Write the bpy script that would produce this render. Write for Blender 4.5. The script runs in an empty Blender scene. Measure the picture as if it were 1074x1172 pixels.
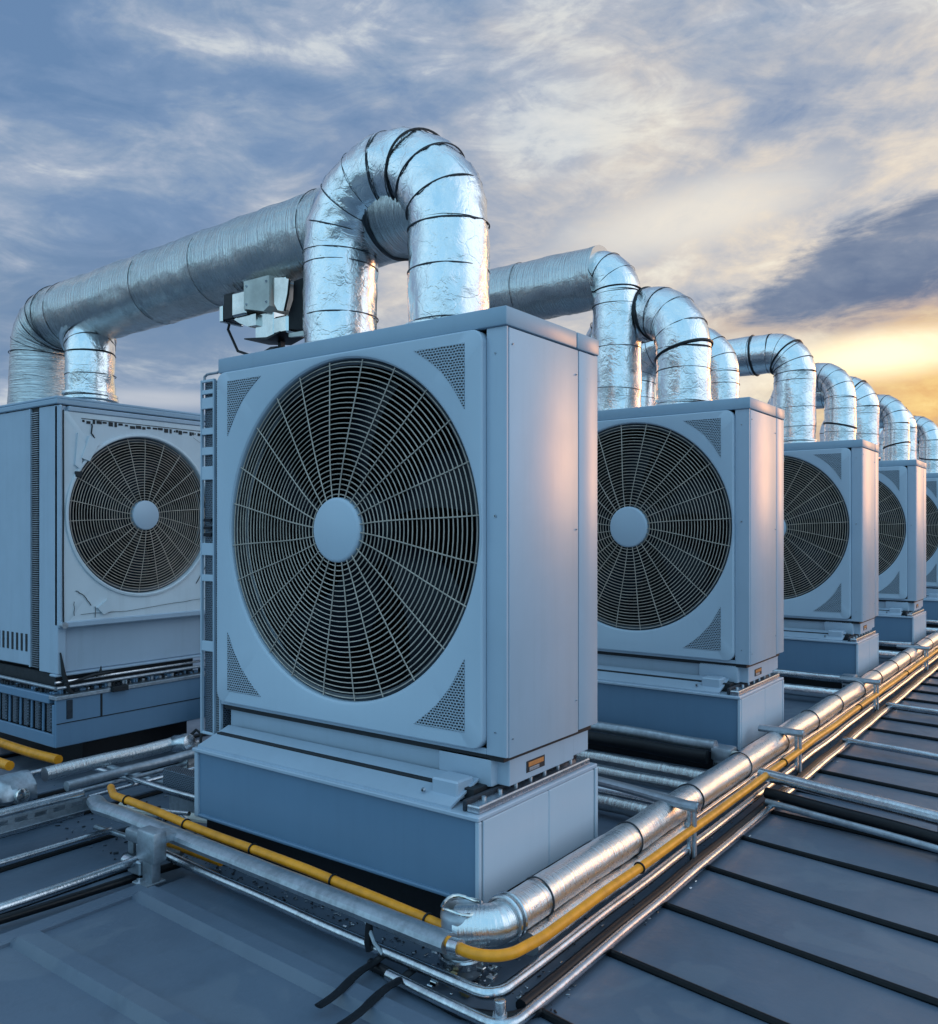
import bpy, bmesh, math, random
from mathutils import Vector, Matrix, noise
random.seed(7)
R = math.radians
S = bpy.context.scene
COL = S.collection

# ------------------------------------------------------------------ camera
CAM = Vector((1.589, -2.357, 1.2)); YAW = 36.5; FPX = 980.0
cd = bpy.data.cameras.new('camera'); cam = bpy.data.objects.new('camera', cd); COL.objects.link(cam)
cam.location = CAM; cam.rotation_euler = (R(90), 0, R(YAW))
cd.sensor_width = 36; cd.lens = FPX / 1172 * 36
cd.shift_y = 20 / 1172
cd.clip_start = 0.05; cd.clip_end = 20000
S.camera = cam
S.view_settings.view_transform = 'Standard'; S.view_settings.look = 'None'
S.view_settings.gamma = 1; S.view_settings.exposure = 0.0
S.view_settings.use_curve_mapping = False

# ------------------------------------------------------------------ world
BACK = 1.5
SUN_AZ = 55.0      # degrees to the right of the camera's heading
SUN_EL = 9.0
def heading(az):   # unit xy vector, az degrees to the right of the view
    a = R(YAW - az)
    return Vector((-math.sin(a), math.cos(a)))
w = bpy.data.worlds.new('World'); S.world = w; w.use_nodes = True
nt = w.node_tree; nt.nodes.clear()
class NT:
    def __init__(s, nt): s.nt = nt
    def n(s, t, **kw):
        x = s.nt.nodes.new(t)
        for k, v in kw.items(): setattr(x, k, v)
        return x
    def l(s, a, b): s.nt.links.new(a, b)
    def set(s, sock, v):
        if isinstance(v, bpy.types.NodeSocket): s.l(v, sock)
        else: sock.default_value = v
    def m(s, op, a, b=None, c=None, clamp=False):
        x = s.n('ShaderNodeMath', operation=op); x.use_clamp = clamp
        s.set(x.inputs[0], a)
        if b is not None: s.set(x.inputs[1], b)
        if c is not None: s.set(x.inputs[2], c)
        return x.outputs[0]
    def ss(s, v, a, b):   # smoothstep a..b
        x = s.n('ShaderNodeMapRange', interpolation_type='SMOOTHSTEP')
        s.set(x.inputs[0], v); x.inputs[1].default_value = a; x.inputs[2].default_value = b
        return x.outputs[0]
    def mix(s, f, a, b, mode='MIX'):
        x = s.n('ShaderNodeMix', data_type='RGBA', blend_type=mode)
        s.set(x.inputs[0], f)
        for i, v in ((6, a), (7, b)):
            if isinstance(v, tuple): x.inputs[i].default_value = (*v[:3], 1)
            else: s.l(v, x.inputs[i])
        return x.outputs[2]
    def noise(s, vec, scale, detail=5, rough=0.55, dist=0.0, lac=2.0):
        x = s.n('ShaderNodeTexNoise'); x.noise_dimensions = '3D'
        if vec is not None: s.l(vec, x.inputs['Vector'])
        x.inputs['Scale'].default_value = scale; x.inputs['Detail'].default_value = detail
        x.inputs['Roughness'].default_value = rough; x.inputs['Distortion'].default_value = dist
        return x.outputs['Fac']
def ramp(T, f, stops):
    x = T.n('ShaderNodeValToRGB'); e = x.color_ramp.elements
    while len(e) > 1: e.remove(e[0])
    e[0].position = stops[0][0]; e[0].color = (*stops[0][1], 1)
    for p, c in stops[1:]:
        k = e.new(p); k.color = (*c, 1)
    T.l(f, x.inputs[0]); return x.outputs[0]
def s2l(r, g, b):
    f = lambda c: (c/255/12.92) if c/255 <= .04045 else ((c/255+.055)/1.055)**2.4
    return (f(r), f(g), f(b))
def sc(c, k): return tuple(v*k for v in c)

T = NT(nt)
tc = T.n('ShaderNodeTexCoord').outputs['Generated']
fw = heading(0); rt = heading(90)
def dot(vec, v):
    x = T.n('ShaderNodeVectorMath', operation='DOT_PRODUCT'); T.l(vec, x.inputs[0]); x.inputs[1].default_value = v
    return x.outputs['Value']
F_ = dot(tc, (fw.x, fw.y, 0)); R_ = dot(tc, (rt.x, rt.y, 0)); Z_ = dot(tc, (0, 0, 1))
az = T.m('MULTIPLY', T.m('ARCTAN2', R_, F_), 57.2958)
el = T.m('MULTIPLY', T.m('ARCSINE', Z_), 57.2958)
def comb(a, b, c=0.0):
    x = T.n('ShaderNodeCombineXYZ')
    for i, v in enumerate((a, b, c)): T.set(x.inputs[i], v)
    return x.outputs[0]
# cloud field: a flat layer overhead seen in perspective, streaked
den = T.m('ADD', T.m('MAXIMUM', Z_, 0.0), 0.16)
cv = comb(T.m('DIVIDE', R_, den), T.m('DIVIDE', F_, den), 0.0)
n_big = T.noise(cv, 0.62, 4, 0.5, 0.4)
n_mid = T.noise(cv, 1.7, 7, 0.58, 0.7)
n_dir = T.noise(comb(T.m('MULTIPLY', az, 0.05), T.m('MULTIPLY', el, 0.13), 3.7), 1.0, 6, 0.55, 0.5)
sky = T.n('ShaderNodeTexSky', sky_type='NISHITA'); sky.sun_disc = False
sky.sun_elevation = R(SUN_EL)
sd = heading(SUN_AZ)
sky.sun_rotation = math.atan2(sd.x, sd.y)
sky.air_density = 1.3; sky.dust_density = 1.5; sky.ozone_density = 2.5
K = 10.0
# distance from the glow behind the clouds
def ell(a0, e0, wa, we, tilt=0.0, jitter=None):
    da = T.m('SUBTRACT', az, a0); de = T.m('SUBTRACT', el, e0)
    if tilt:
        c, s_ = math.cos(R(tilt)), math.sin(R(tilt))
        da2 = T.m('ADD', T.m('MULTIPLY', da, c), T.m('MULTIPLY', de, s_))
        de = T.m('SUBTRACT', T.m('MULTIPLY', de, c), T.m('MULTIPLY', da, s_)); da = da2
    q = T.m('ADD', T.m('POWER', T.m('DIVIDE', T.m('ABSOLUTE', da), wa), 2), T.m('POWER', T.m('DIVIDE', T.m('ABSOLUTE', de), we), 2))
    q = T.m('SQRT', q)
    if jitter is not None: q = T.m('ADD', q, jitter)
    return q
n_puf0 = T.noise(comb(T.m('ADD', T.m('MULTIPLY', az, 0.058), T.m('MULTIPLY', el, -.012)), T.m('MULTIPLY', el, 0.125), 1.3), 1.0, 9, 0.61, 0.3)
n_fin = T.noise(comb(T.m('MULTIPLY', az, 0.30), T.m('MULTIPLY', el, 0.75), 5.1), 1.0, 7, 0.62, 0.5)
n_puf = T.m('ADD', T.m('MULTIPLY', n_puf0, 0.86), T.m('MULTIPLY', n_fin, 0.14))
mixn0 = T.m('ADD', T.m('MULTIPLY', n_puf, 0.6), T.m('ADD', T.m('MULTIPLY', n_mid, 0.15), T.m('MULTIPLY', n_dir, 0.25)))
n_br = T.noise(comb(T.m('MULTIPLY', az, 0.16), T.m('MULTIPLY', el, 0.42), 9.4), 1.0, 9, 0.62, 0.9)
mixn = T.m('ADD', T.m('MULTIPLY', T.m('SUBTRACT', mixn0, 0.5), 1.15), T.m('ADD', 0.5, T.m('MULTIPLY', T.m('SUBTRACT', n_br, .5), .26)))
jit = T.m('MULTIPLY', T.m('SUBTRACT', T.m('ADD', T.m('MULTIPLY', n_puf, .6), T.m('MULTIPLY', n_br, .4)), 0.5), 3.2)
jit2 = T.m('MULTIPLY', T.m('SUBTRACT', n_dir, 0.5), 1.2)
cloud_c = ramp(T, mixn,
    [(0.36, s2l(106, 138, 178)), (0.45, s2l(124, 151, 187)), (0.50, s2l(144, 165, 193)), (0.545, s2l(166, 180, 202)), (0.60, s2l(206, 213, 220)), (0.68, s2l(228, 230, 230))])
warm_c = ramp(T, mixn, [(0.36, s2l(148, 162, 188)), (0.44, s2l(184, 188, 198)), (0.49, s2l(214, 208, 204)), (0.54, s2l(238, 224, 206)), (0.61, s2l(255, 244, 222))])
gold_c = ramp(T, mixn, [(0.36, s2l(200, 164, 142)), (0.43, s2l(240, 190, 122)), (0.485, s2l(255, 216, 140)), (0.53, (1.1, .93, .56)), (0.60, (1.5, 1.35, 1.0))])
c = T.mix(T.ss(T.m('ADD', ell(38, 11, 52, 25), jit2), 1.15, 0.30), cloud_c, warm_c)
c = T.mix(T.ss(T.m('ADD', ell(33, 8.0, 16, 7.5), T.m('MULTIPLY', jit2, 0.8)), 1.15, 0.2), c, gold_c)
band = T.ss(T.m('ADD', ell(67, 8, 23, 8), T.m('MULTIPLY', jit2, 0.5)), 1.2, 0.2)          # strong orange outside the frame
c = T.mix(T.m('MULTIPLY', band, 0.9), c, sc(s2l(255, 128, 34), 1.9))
dk2 = T.ss(ell(20, 12.9, 9, 1.3, 6, jit), 1.2, 0.3)
brk = T.ss(ell(25.5, 10.4, 6.5, 1.5, 3, T.m('MULTIPLY', jit, .7)), 1.25, 0.1)
c = T.mix(T.m('MULTIPLY', brk, .9), c, (1.5, 1.28, .88))
brk2 = T.ss(ell(14, 19.5, 9, 2.2, 10, T.m('MULTIPLY', jit, .9)), 1.25, 0.2)
c = T.mix(T.m('MULTIPLY', brk2, .7), c, s2l(248, 240, 226))
c = T.mix(T.m('MULTIPLY', dk2, 0.6), c, s2l(190, 168, 156))
dk = T.ss(ell(27.5, 16.2, 11.5, 2.7, 13, jit), 1.05, 0.5)
c = T.mix(T.m('MULTIPLY', dk, 0.95), c, ramp(T, mixn, [(0.40, s2l(94, 114, 148)), (0.50, s2l(118, 134, 162)), (0.58, s2l(158, 162, 176))]))
dk3 = T.ss(ell(-20, 12, 22, 5, -4, jit), 1.3, 0.2)
c = T.mix(T.m('MULTIPLY', dk3, 0.7), c, s2l(110, 138, 172))
wl = T.ss(ell(-20, 8.2, 7, .8, 0, jit), 1.2, 0.2)
c = T.mix(T.m('MULTIPLY', wl, 0.6), c, s2l(214, 216, 222))
# the half of the sky behind the viewer: bright blue with thin cloud
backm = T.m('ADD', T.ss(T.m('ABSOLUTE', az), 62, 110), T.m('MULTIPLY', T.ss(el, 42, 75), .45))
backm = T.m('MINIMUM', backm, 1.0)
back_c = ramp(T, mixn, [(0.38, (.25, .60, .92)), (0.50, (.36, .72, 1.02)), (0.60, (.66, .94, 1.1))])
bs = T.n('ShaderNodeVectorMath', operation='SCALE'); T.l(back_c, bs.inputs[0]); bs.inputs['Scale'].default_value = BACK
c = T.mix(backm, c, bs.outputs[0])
# unseen pale glow added to the sky at right to brighten the side panels
side_fill = T.ss(T.m('ADD', ell(106, 26, 46, 34), jit2), 1.2, 0.2)
c = T.mix(T.m('MULTIPLY', side_fill, .85), c, ramp(T, mixn, [(0.36, (1.2, 1.45, 1.8)), (0.50, (1.75, 2.0, 2.3)), (0.62, (2.8, 3.0, 3.1))]))
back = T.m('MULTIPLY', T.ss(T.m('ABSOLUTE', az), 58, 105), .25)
K_sky = T.n('ShaderNodeMix', data_type='RGBA', blend_type='MULTIPLY'); K_sky.inputs[0].default_value = 1
T.l(sky.outputs[0], K_sky.inputs[6]); K_sky.inputs[7].default_value = (1, 1, 1, 1)
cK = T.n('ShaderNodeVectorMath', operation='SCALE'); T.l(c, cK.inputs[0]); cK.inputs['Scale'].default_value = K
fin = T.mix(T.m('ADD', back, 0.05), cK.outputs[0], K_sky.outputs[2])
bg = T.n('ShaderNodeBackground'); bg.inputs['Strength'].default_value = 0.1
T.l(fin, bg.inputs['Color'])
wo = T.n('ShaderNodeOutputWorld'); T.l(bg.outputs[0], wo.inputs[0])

# ------------------------------------------------------------------ sun (veiled by cloud)
sl = bpy.data.lights.new('sun', 'SUN'); sl.energy = 0.5; sl.angle = R(16); sl.color = (1.0, 0.50, 0.20)
so = bpy.data.objects.new('sun', sl); COL.objects.link(so)
dv = Vector((sd.x*math.cos(R(SUN_EL)), sd.y*math.cos(R(SUN_EL)), math.sin(R(SUN_EL))))
so.rotation_euler = dv.to_track_quat('Z', 'Y').to_euler()

# ------------------------------------------------------------------ pixel helper used for measuring the layout
def U(px, py, z):          # point of the photo at height z
    d = FPX*(CAM.z - z)/(py - 606.0); x = (px-537)/FPX*d
    f = heading(0); r = heading(90)
    return Vector((CAM.x + f.x*d + r.x*x, CAM.y + f.y*d + r.y*x, z))

# ------------------------------------------------------------------ materials
def material(name):
    m = bpy.data.materials.new(name); m.use_nodes = True
    m.node_tree.nodes.clear(); t = NT(m.node_tree)
    b = t.n('ShaderNodeBsdfPrincipled'); o = t.n('ShaderNodeOutputMaterial'); t.l(b.outputs[0], o.inputs[0])
    return m, t, b
def bump(t, b, h, dist, strength=1.0):
    x = t.n('ShaderNodeBump'); x.inputs['Distance'].default_value = dist; x.inputs['Strength'].default_value = strength
    t.l(h, x.inputs['Height']); t.l(x.outputs[0], b.inputs['Normal']); return x
def paint(name, col, rough=0.42, wear=0.12, spec=0.5, metal=0.0, streak=True, bmp=0.0006, coat=0.0):
    m, t, b = material(name)
    oc = t.n('ShaderNodeTexCoord').outputs['Object']
    n1 = t.noise(oc, 2.3, 5, 0.6); n2 = t.noise(oc, 38, 4, 0.6)
    mp = t.n('ShaderNodeMapping'); t.l(oc, mp.inputs[0]); mp.inputs['Scale'].default_value = (22, 22, 1.4)
    n3 = t.noise(mp.outputs[0], 1.0, 5, 0.6)
    f = t.m('ADD', t.m('MULTIPLY', t.ss(n1, .3, .75), .55), t.m('MULTIPLY', t.ss(n3, .45, .8), .45 if streak else 0))
    c = t.mix(t.m('MULTIPLY', f, wear*2), col, tuple(v*.62 for v in col))
    sp = t.ss(n2, .70, .80)
    c = t.mix(t.m('MULTIPLY', sp, wear*1.5), c, tuple(v*.35 for v in col))
    t.l(c, b.inputs['Base Color'])
    t.l(t.m('ADD', t.m('MULTIPLY', n1, .16), rough-.08), b.inputs['Roughness'])
    b.inputs['Metallic'].default_value = metal; b.inputs['Specular IOR Level'].default_value = spec
    b.inputs['Coat Weight'].default_value = coat; b.inputs['Coat Roughness'].default_value = .24
    h = t.m('ADD', t.noise(oc, 4, 2, .5), t.m('MULTIPLY', n2, .06))
    bump(t, b, h, bmp*8, 0.35)
    return m
def foil(name, kind='crumple', tint=(0.86, 0.88, 0.90)):
    m, t, b = material(name)
    uv = t.n('ShaderNodeTexCoord').outputs['UV']     # u = metres round the pipe, v = metres along it
    def mp(sx, sy, rot=0):
        x = t.n('ShaderNodeMapping'); t.l(uv, x.inputs[0]); x.inputs['Scale'].default_value = (sx, sy, 1)
        x.inputs['Rotation'].default_value = (0, 0, rot); return x.outputs[0]
    fine = t.noise(mp(1, 1), 85, 4, .65, .3)
    crum = t.noise(mp(1, 1), 17, 5, .6, 1.2)
    v = t.n('ShaderNodeTexVoronoi'); v.feature = 'DISTANCE_TO_EDGE'; v.inputs['Scale'].default_value = 11
    xx = t.n('ShaderNodeMix', data_type='VECTOR'); 
    wob = t.n('ShaderNodeTexNoise'); t.l(uv, wob.inputs['Vector']); wob.inputs['Scale'].default_value = 9; wob.inputs['Detail'].default_value = 4
    xx.inputs[0].default_value = .12; t.l(uv, xx.inputs[4]); t.l(wob.outputs['Color'], xx.inputs[5])
    t.l(xx.outputs[1], v.inputs['Vector'])
    crease = t.ss(v.outputs['Distance'], 0.0, 0.05)
    if kind == 'wrap':     # fine creases running round the duct
        wr = t.noise(mp(2.2, 85, .16), 1.0, 5, .65, .5)
        wr2 = t.noise(mp(5, 24, -.2), 1.0, 3, .6, .8)
        h = t.m('ADD', t.m('ADD', t.m('MULTIPLY', wr, 1.1), t.m('MULTIPLY', wr2, .7)), t.m('MULTIPLY', crum, .3)); dist = .015
    elif kind == 'clad':
        wr = t.noise(mp(4, 130, 0), 1.0, 3, .6, .2)
        h = t.m('ADD', t.m('MULTIPLY', wr, .9), t.m('MULTIPLY', crum, .4)); dist = .009
    else:
        h = t.m('ADD', t.m('ADD', t.m('MULTIPLY', crum, .8), t.m('MULTIPLY', fine, .10)), t.m('MULTIPLY', crease, .12)); dist = .0085
    bump(t, b, h, dist, .55)
    dirt = t.ss(t.noise(mp(1.5, 1.5), 3.1, 6, .65, .6), .52, .75)
    t.l(t.mix(t.m('MULTIPLY', dirt, .3), tint, (.42, .40, .38)), b.inputs['Base Color'])
    b.inputs['Metallic'].default_value = 1
    t.l(t.m('ADD', t.m('MULTIPLY', fine, .18), t.m('ADD', t.m('MULTIPLY', dirt, .12), {'clad': .20, 'wrap': .07}.get(kind, .09))), b.inputs['Roughness'])
    return m
def plain(name, col, rough=.5, metal=0.0, spec=.5, bs=30, bd=.001):
    m, t, b = material(name)
    oc = t.n('ShaderNodeTexCoord').outputs['Object']
    n = t.noise(oc, bs, 5, .6); n2 = t.noise(oc, bs*.16, 4, .6)
    f = t.m('ADD', t.m('MULTIPLY', n, .5), t.m('MULTIPLY', n2, .5))
    t.l(t.mix(t.ss(f, .35, .7), tuple(v*1.12 for v in col), tuple(v*.7 for v in col)), b.inputs['Base Color'])
    t.l(t.m('ADD', t.m('MULTIPLY', n, .25), rough-.12), b.inputs['Roughness'])
    b.inputs['Metallic'].default_value = metal; b.inputs['Specular IOR Level'].default_value = spec
    bump(t, b, n, bd, .6)
    return m
def meshmat(name, base, hole, sx, sz, wob=.004):
    """sheet metal punched with small slots"""
    m, t, b = material(name)
    oc = t.n('ShaderNodeTexCoord').outputs['Object']
    wn = t.n('ShaderNodeTexNoise'); t.l(oc, wn.inputs['Vector']); wn.inputs['Scale'].default_value = 30; wn.inputs['Detail'].default_value = 2
    sb = t.n('ShaderNodeVectorMath', operation='SUBTRACT'); t.l(wn.outputs['Color'], sb.inputs[0]); sb.inputs[1].default_value = (.5, .5, .5)
    sl_ = t.n('ShaderNodeVectorMath', operation='SCALE'); t.l(sb.outputs[0], sl_.inputs[0]); sl_.inputs['Scale'].default_value = wob*2
    ad = t.n('ShaderNodeVectorMath', operation='ADD'); t.l(oc, ad.inputs[0]); t.l(sl_.outputs[0], ad.inputs[1])
    sp = t.n('ShaderNodeSeparateXYZ'); t.l(ad.outputs[0], sp.inputs[0])
    fz = t.m('FRACT', t.m('DIVIDE', sp.outputs[2], sz))
    row = t.m('FLOOR', t.m('DIVIDE', sp.outputs[2], sz))
    xs = t.m('ADD', t.m('DIVIDE', t.m('ADD', sp.outputs[0], sp.outputs[1]), sx), t.m('MULTIPLY', row, .5))
    fx = t.m('FRACT', xs)
    hx = t.m('LESS_THAN', t.m('ABSOLUTE', t.m('SUBTRACT', fx, .5)), .36)
    hz = t.m('LESS_THAN', t.m('ABSOLUTE', t.m('SUBTRACT', fz, .5)), .30)
    h = t.m('MULTIPLY', hx, hz)
    t.l(t.mix(h, base, hole), b.inputs['Base Color'])
    b.inputs['Roughness'].default_value = .5
    inv = t.m('SUBTRACT', 1.0, h); bump(t, b, inv, .003, .8)
    return m

CASE = (0.42, 0.50, 0.60)
M = {}
M['case'] = paint('powder_coat_case', CASE, .38, .17, .55, .10, coat=.0)
M['panel'] = paint('powder_coat_panel', (.46, .545, .64), .34, .08)
M['cap'] = paint('powder_coat_cap', (.30, .40, .50), .36, .14)
M['plinth'] = paint('plinth_paint', (.14, .235, .35), .38, .16)
M['case_old'] = paint('weathered_case', (.40, .48, .58), .5, .22)
M['film'] = paint('torn_white_panel', (.66, .71, .76), .5, .26, bmp=.002)
M['dark'] = plain('cavity_black', (.006, .007, .010), .6, 0, .3)
M['gap'] = plain('seam_black', (.01, .012, .016), .6)
M['wire'] = plain('grille_wire', (.50, .42, .355), .4, .1)
M['ring'] = plain('grille_rim', (.05, .06, .075), .4)
M['blade'] = plain('fan_blade_plastic', (.006, .009, .016), .42, .0, .2)
M['tri'] = meshmat('punched_vent', (.38, .45, .53), (.012, .015, .02), .0135, .0095)
M['coil'] = meshmat('coil_mesh', (.13, .16, .21), (.006, .008, .012), .014, .0085, .006)
M['foil'] = foil('aluminium_foil', 'crumple', (.80, .81, .82))
M['foilw'] = foil('aluminium_foil_wrap', 'wrap', (.60, .605, .60))
M['clad'] = foil('pipe_cladding', 'clad', (.74, .75, .76))
M['tape'] = plain('duct_seam_dark', (.045, .05, .06), .45, .4)
M['zinc'] = plain('zinc_pipe', (.60, .63, .67), .24, 1.0, .5, 60, .0015)
M['galv'] = plain('galvanised_steel', (.42, .46, .51), .42, .85, .5, 45, .0015)
M['sheet'] = plain('bent_sheet_steel', (.72, .71, .68), .14, 1.0, .5, 9, .003)
M['yellow'] = plain('yellow_conduit', (.86, .31, .008), .4, 0, .5, 22, .001)
M['black'] = plain('black_rubber', (.006, .007, .010), .42, 0, .35, 70, .001)
M['cream'] = plain('cream_plate', (.62, .60, .54), .4, 0, .5, 12, .001)
M['hose'] = plain('pale_hose', (.50, .46, .47), .45)
M['brass'] = plain('brass_bits', (.45, .33, .16), .4, .8)
M['orange'] = plain('tag_orange', (.6, .22, .06), .6)
M['grit'] = plain('bitumen_grit', (.035, .042, .055), .8, 0, .3, 220, .006)

def roofmat():
    m, t, b = material('roof_membrane_metal')
    oc = t.n('ShaderNodeTexCoord').outputs['Object']
    n1 = t.noise(oc, .9, 6, .6); n2 = t.noise(oc, 60, 4, .6); n3 = t.noise(oc, 6, 5, .6, .6)
    c = t.mix(t.ss(n1, .3, .7), (.082, .110, .155), (.112, .147, .200))
    c = t.mix(t.m('MULTIPLY', t.ss(n3, .55, .75), .25), c, (.06, .075, .10))
    c = t.mix(t.m('MULTIPLY', t.ss(n2, .64, .75), .12), c, (.3, .33, .38))
    pud = t.ss(t.noise(oc, 2.2, 3, .5, .8), .56, .60)
    c = t.mix(t.m('MULTIPLY', pud, .22), c, (.19, .215, .25))
    t.l(c, b.inputs['Base Color'])
    t.l(t.m('ADD', t.m('MULTIPLY', n3, .36), .20), b.inputs['Roughness'])
    b.inputs['Specular IOR Level'].default_value = .6
    h = t.m('ADD', t.m('MULTIPLY', n1, .6), t.m('MULTIPLY', n2, .02)); bump(t, b, h, .06, .45)
    return m
M['roof'] = roofmat()
M['seam'] = plain('roof_seam_rubber', (.004, .005, .007), .5, 0, .25, 40, .002)

# ------------------------------------------------------------------ mesh building
class MB:
    def __init__(s): s.v = []; s.f = []; s.mi = []; s.uv = []; s.mats = []
    def mat(s, m):
        if m not in s.mats: s.mats.append(m)
        return s.mats.index(m)
    def add(s, vs, fs, m, uvs=None, xf=None):
        o = len(s.v); i = s.mat(m)
        for p in vs:
            p = Vector(p); s.v.append(xf @ p if xf else p)
        for k, f in enumerate(fs):
            s.f.append([a+o for a in f]); s.mi.append(i); s.uv.append(uvs[k] if uvs else None)
    def box(s, lo, hi, m, bev=.003, seg=1, xf=None):
        bm = bmesh.new()
        d = [hi[i]-lo[i] for i in range(3)]; c = [(hi[i]+lo[i])/2 for i in range(3)]
        bmesh.ops.create_cube(bm, size=1, matrix=Matrix.Translation(c) @ Matrix.Diagonal((*d, 1)))
        if bev: bmesh.ops.bevel(bm, geom=bm.edges[:], offset=min(bev, min(d)*.4), segments=seg, affect='EDGES', profile=.5)
        bm.verts.index_update()
        s.add([v.co.copy() for v in bm.verts], [[v.index for v in f.verts] for f in bm.faces], m, None, xf); bm.free()
    def prism(s, poly, axis, a, b, m, xf=None):
        """poly: 2-D points; axis: 0,1,2 extruded between a and b"""
        def P(p, t):
            q = list(p); q.insert(axis, t); return q
        n = len(poly)
        vs = [P(p, a) for p in poly] + [P(p, b) for p in poly]
        fs = [[i, (i+1) % n, n+(i+1) % n, n+i] for i in range(n)] + [list(range(n))[::-1], list(range(n, 2*n))]
        s.add(vs, fs, m, None, xf)
    def tube(s, pts, r, m, n=12, closed=False, caps=True, wob=0.0, wf=6.0, ring_r=None, v0=0.0, aspect=None):
        pts = [Vector(p) for p in pts]; N = len(pts)
        tang = []
        for i in range(N):
            if closed: d = pts[(i+1) % N]-pts[i-1]
            else: d = pts[min(i+1, N-1)]-pts[max(i-1, 0)]
            tang.append(d.normalized())
        t0 = tang[0]; up = Vector((0, 0, 1)) if abs(t0.z) < .9 else Vector((1, 0, 0))
        u = (up - t0*up.dot(t0)).normalized()
        vs = []; L = v0; Ls = []
        for i in range(N):
            t = tang[i]; u = (u - t*u.dot(t)).normalized(); w_ = t.cross(u)
            rr = r[i] if isinstance(r, (list, tuple)) else r
            if i: L += (pts[i]-pts[i-1]).length
            Ls.append(L)
            for k in range(n):
                a = 2*math.pi*k/n
                e = u*math.cos(a)+w_*math.sin(a); q = rr
                if aspect: e = u*math.cos(a)*aspect[0]+w_*math.sin(a)*aspect[1]
                if wob:
                    pp = pts[i]+e*rr
                    q = rr*(1+wob*noise.fractal(pp*wf, .6, 2.0, 4))
                vs.append(pts[i]+e*q)
        fs = []; uvs = []
        rm = r[0] if isinstance(r, (list, tuple)) else r
        C = 2*math.pi*rm
        for i in range(N if closed else N-1):
            j = (i+1) % N
            for k in range(n):
                k2 = (k+1) % n
                fs.append([i*n+k, i*n+k2, j*n+k2, j*n+k])
                a, b = C*k/n, C*(k+1)/n; l0 = Ls[i]; l1 = Ls[j] if j else Ls[i]+.01
                uvs.append([(a, l0), (b, l0), (b, l1), (a, l1)])
        if caps and not closed:
            for rr in (list(range(n))[::-1], list(range((N-1)*n, N*n))):
                fs.append(rr); uvs.append([(0, 0)]*n)
        s.add(vs, fs, m, uvs)
        return L
    def cyl(s, a, b, r, m, n=20, r2=None, bev=0):
        a = Vector(a); b = Vector(b); r2 = r if r2 is None else r2
        if bev:
            d = (b-a).normalized()*bev
            s.tube([a, a+d*.3, a+d, b-d, b-d*.3, b], [r-bev, r-bev*.35, r, r2, r2-bev*.35, r2-bev], m, n)
        else: s.tube([a, b], [r, r2], m, n)
    def lathe(s, prof, m, n=48, origin=(0, 0, 0), axis='y'):
        """prof: (radius, offset along axis)"""
        vs = []; o = Vector(origin)
        for (r, t) in prof:
            for k in range(n):
                a = 2*math.pi*k/n
                vs.append(o+Vector((r*math.cos(a), t, r*math.sin(a))) if axis == 'y' else o+Vector((r*math.cos(a), r*math.sin(a), t)))
        fs = []
        for i in range(len(prof)-1):
            for k in range(n):
                k2 = (k+1) % n; fs.append([i*n+k, i*n+k2, (i+1)*n+k2, (i+1)*n+k])
        s.add(vs, fs, m)
    def build(s, name, parent=None, loc=None, angle=32):
        me = bpy.data.meshes.new(name)
        me.from_pydata([tuple(v) for v in s.v], [], s.f)
        for m in s.mats: me.materials.append(m)
        me.polygons.foreach_set('material_index', s.mi)
        if any(u is not None for u in s.uv):
            ul = me.uv_layers.new(name='UVMap'); i = 0
            for f, u in zip(s.f, s.uv):
                for k in range(len(f)):
                    if u: ul.data[i].uv = u[k]
                    i += 1
        me.update()
        bm = bmesh.new(); bm.from_mesh(me); bmesh.ops.recalc_face_normals(bm, faces=bm.faces); bm.to_mesh(me); bm.free()
        me.shade_smooth(); me.set_sharp_from_angle(angle=R(angle))
        o = bpy.data.objects.new(name, me); COL.objects.link(o)
        if parent: o.parent = parent
        if loc is not None: o.location = loc
        return o
def tag(o, label=None, cat=None, group=None, kind=None):
    if label: o['label'] = label
    if cat: o['category'] = cat
    if group: o['group'] = group
    if kind: o['kind'] = kind
    return o
def empty(name, loc, rz=0, **kw):
    o = bpy.data.objects.new(name, None); COL.objects.link(o)
    o.location = loc; o.rotation_euler = (0, 0, rz); o.empty_display_size = .1
    return tag(o, **kw)
def copy_tree(o, parent=None):
    c = o.copy(); COL.objects.link(c); c.parent = parent
    for ch in list(o.children): copy_tree(ch, c)
    return c
def fillet(pts, rad, step=.03):
    """dense path with rounded corners; returns list of sections [(kind, [pts])]"""
    pts = [Vector(p) for p in pts]; out = []; cur = pts[0]
    for i in range(1, len(pts)):
        if i == len(pts)-1:
            n = max(2, int((pts[i]-cur).length/step)+1)
            out.append(('straight', [cur.lerp(pts[i], k/(n-1)) for k in range(n)])); break
        a = (pts[i-1]-pts[i]).normalized(); b = (pts[i+1]-pts[i]).normalized()
        r = rad[i-1] if isinstance(rad, (list, tuple)) else rad
        ang = a.angle(b); d = r/math.tan(ang/2)
        p0 = pts[i]+a*d; p1 = pts[i]+b*d
        if (p0-cur).length > 1e-3:
            n = max(2, int((p0-cur).length/step)+1)
            out.append(('straight', [cur.lerp(p0, k/(n-1)) for k in range(n)]))
        c = pts[i]+(a+b).normalized()*(r/math.sin(ang/2))
        v0 = p0-c; v1 = p1-c; th = v0.angle(v1); n = max(4, int(r*th/(step*.6))+1)
        arc = []
        for k in range(n):
            t = k/(n-1); arc.append(c+(v0*math.sin((1-t)*th)+v1*math.sin(t*th))/math.sin(th))
        out.append(('bend', arc)); cur = p1
    return out
def flat(secs):
    o = []
    for k, p in secs: o += p if not o else p[1:]
    return o

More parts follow.
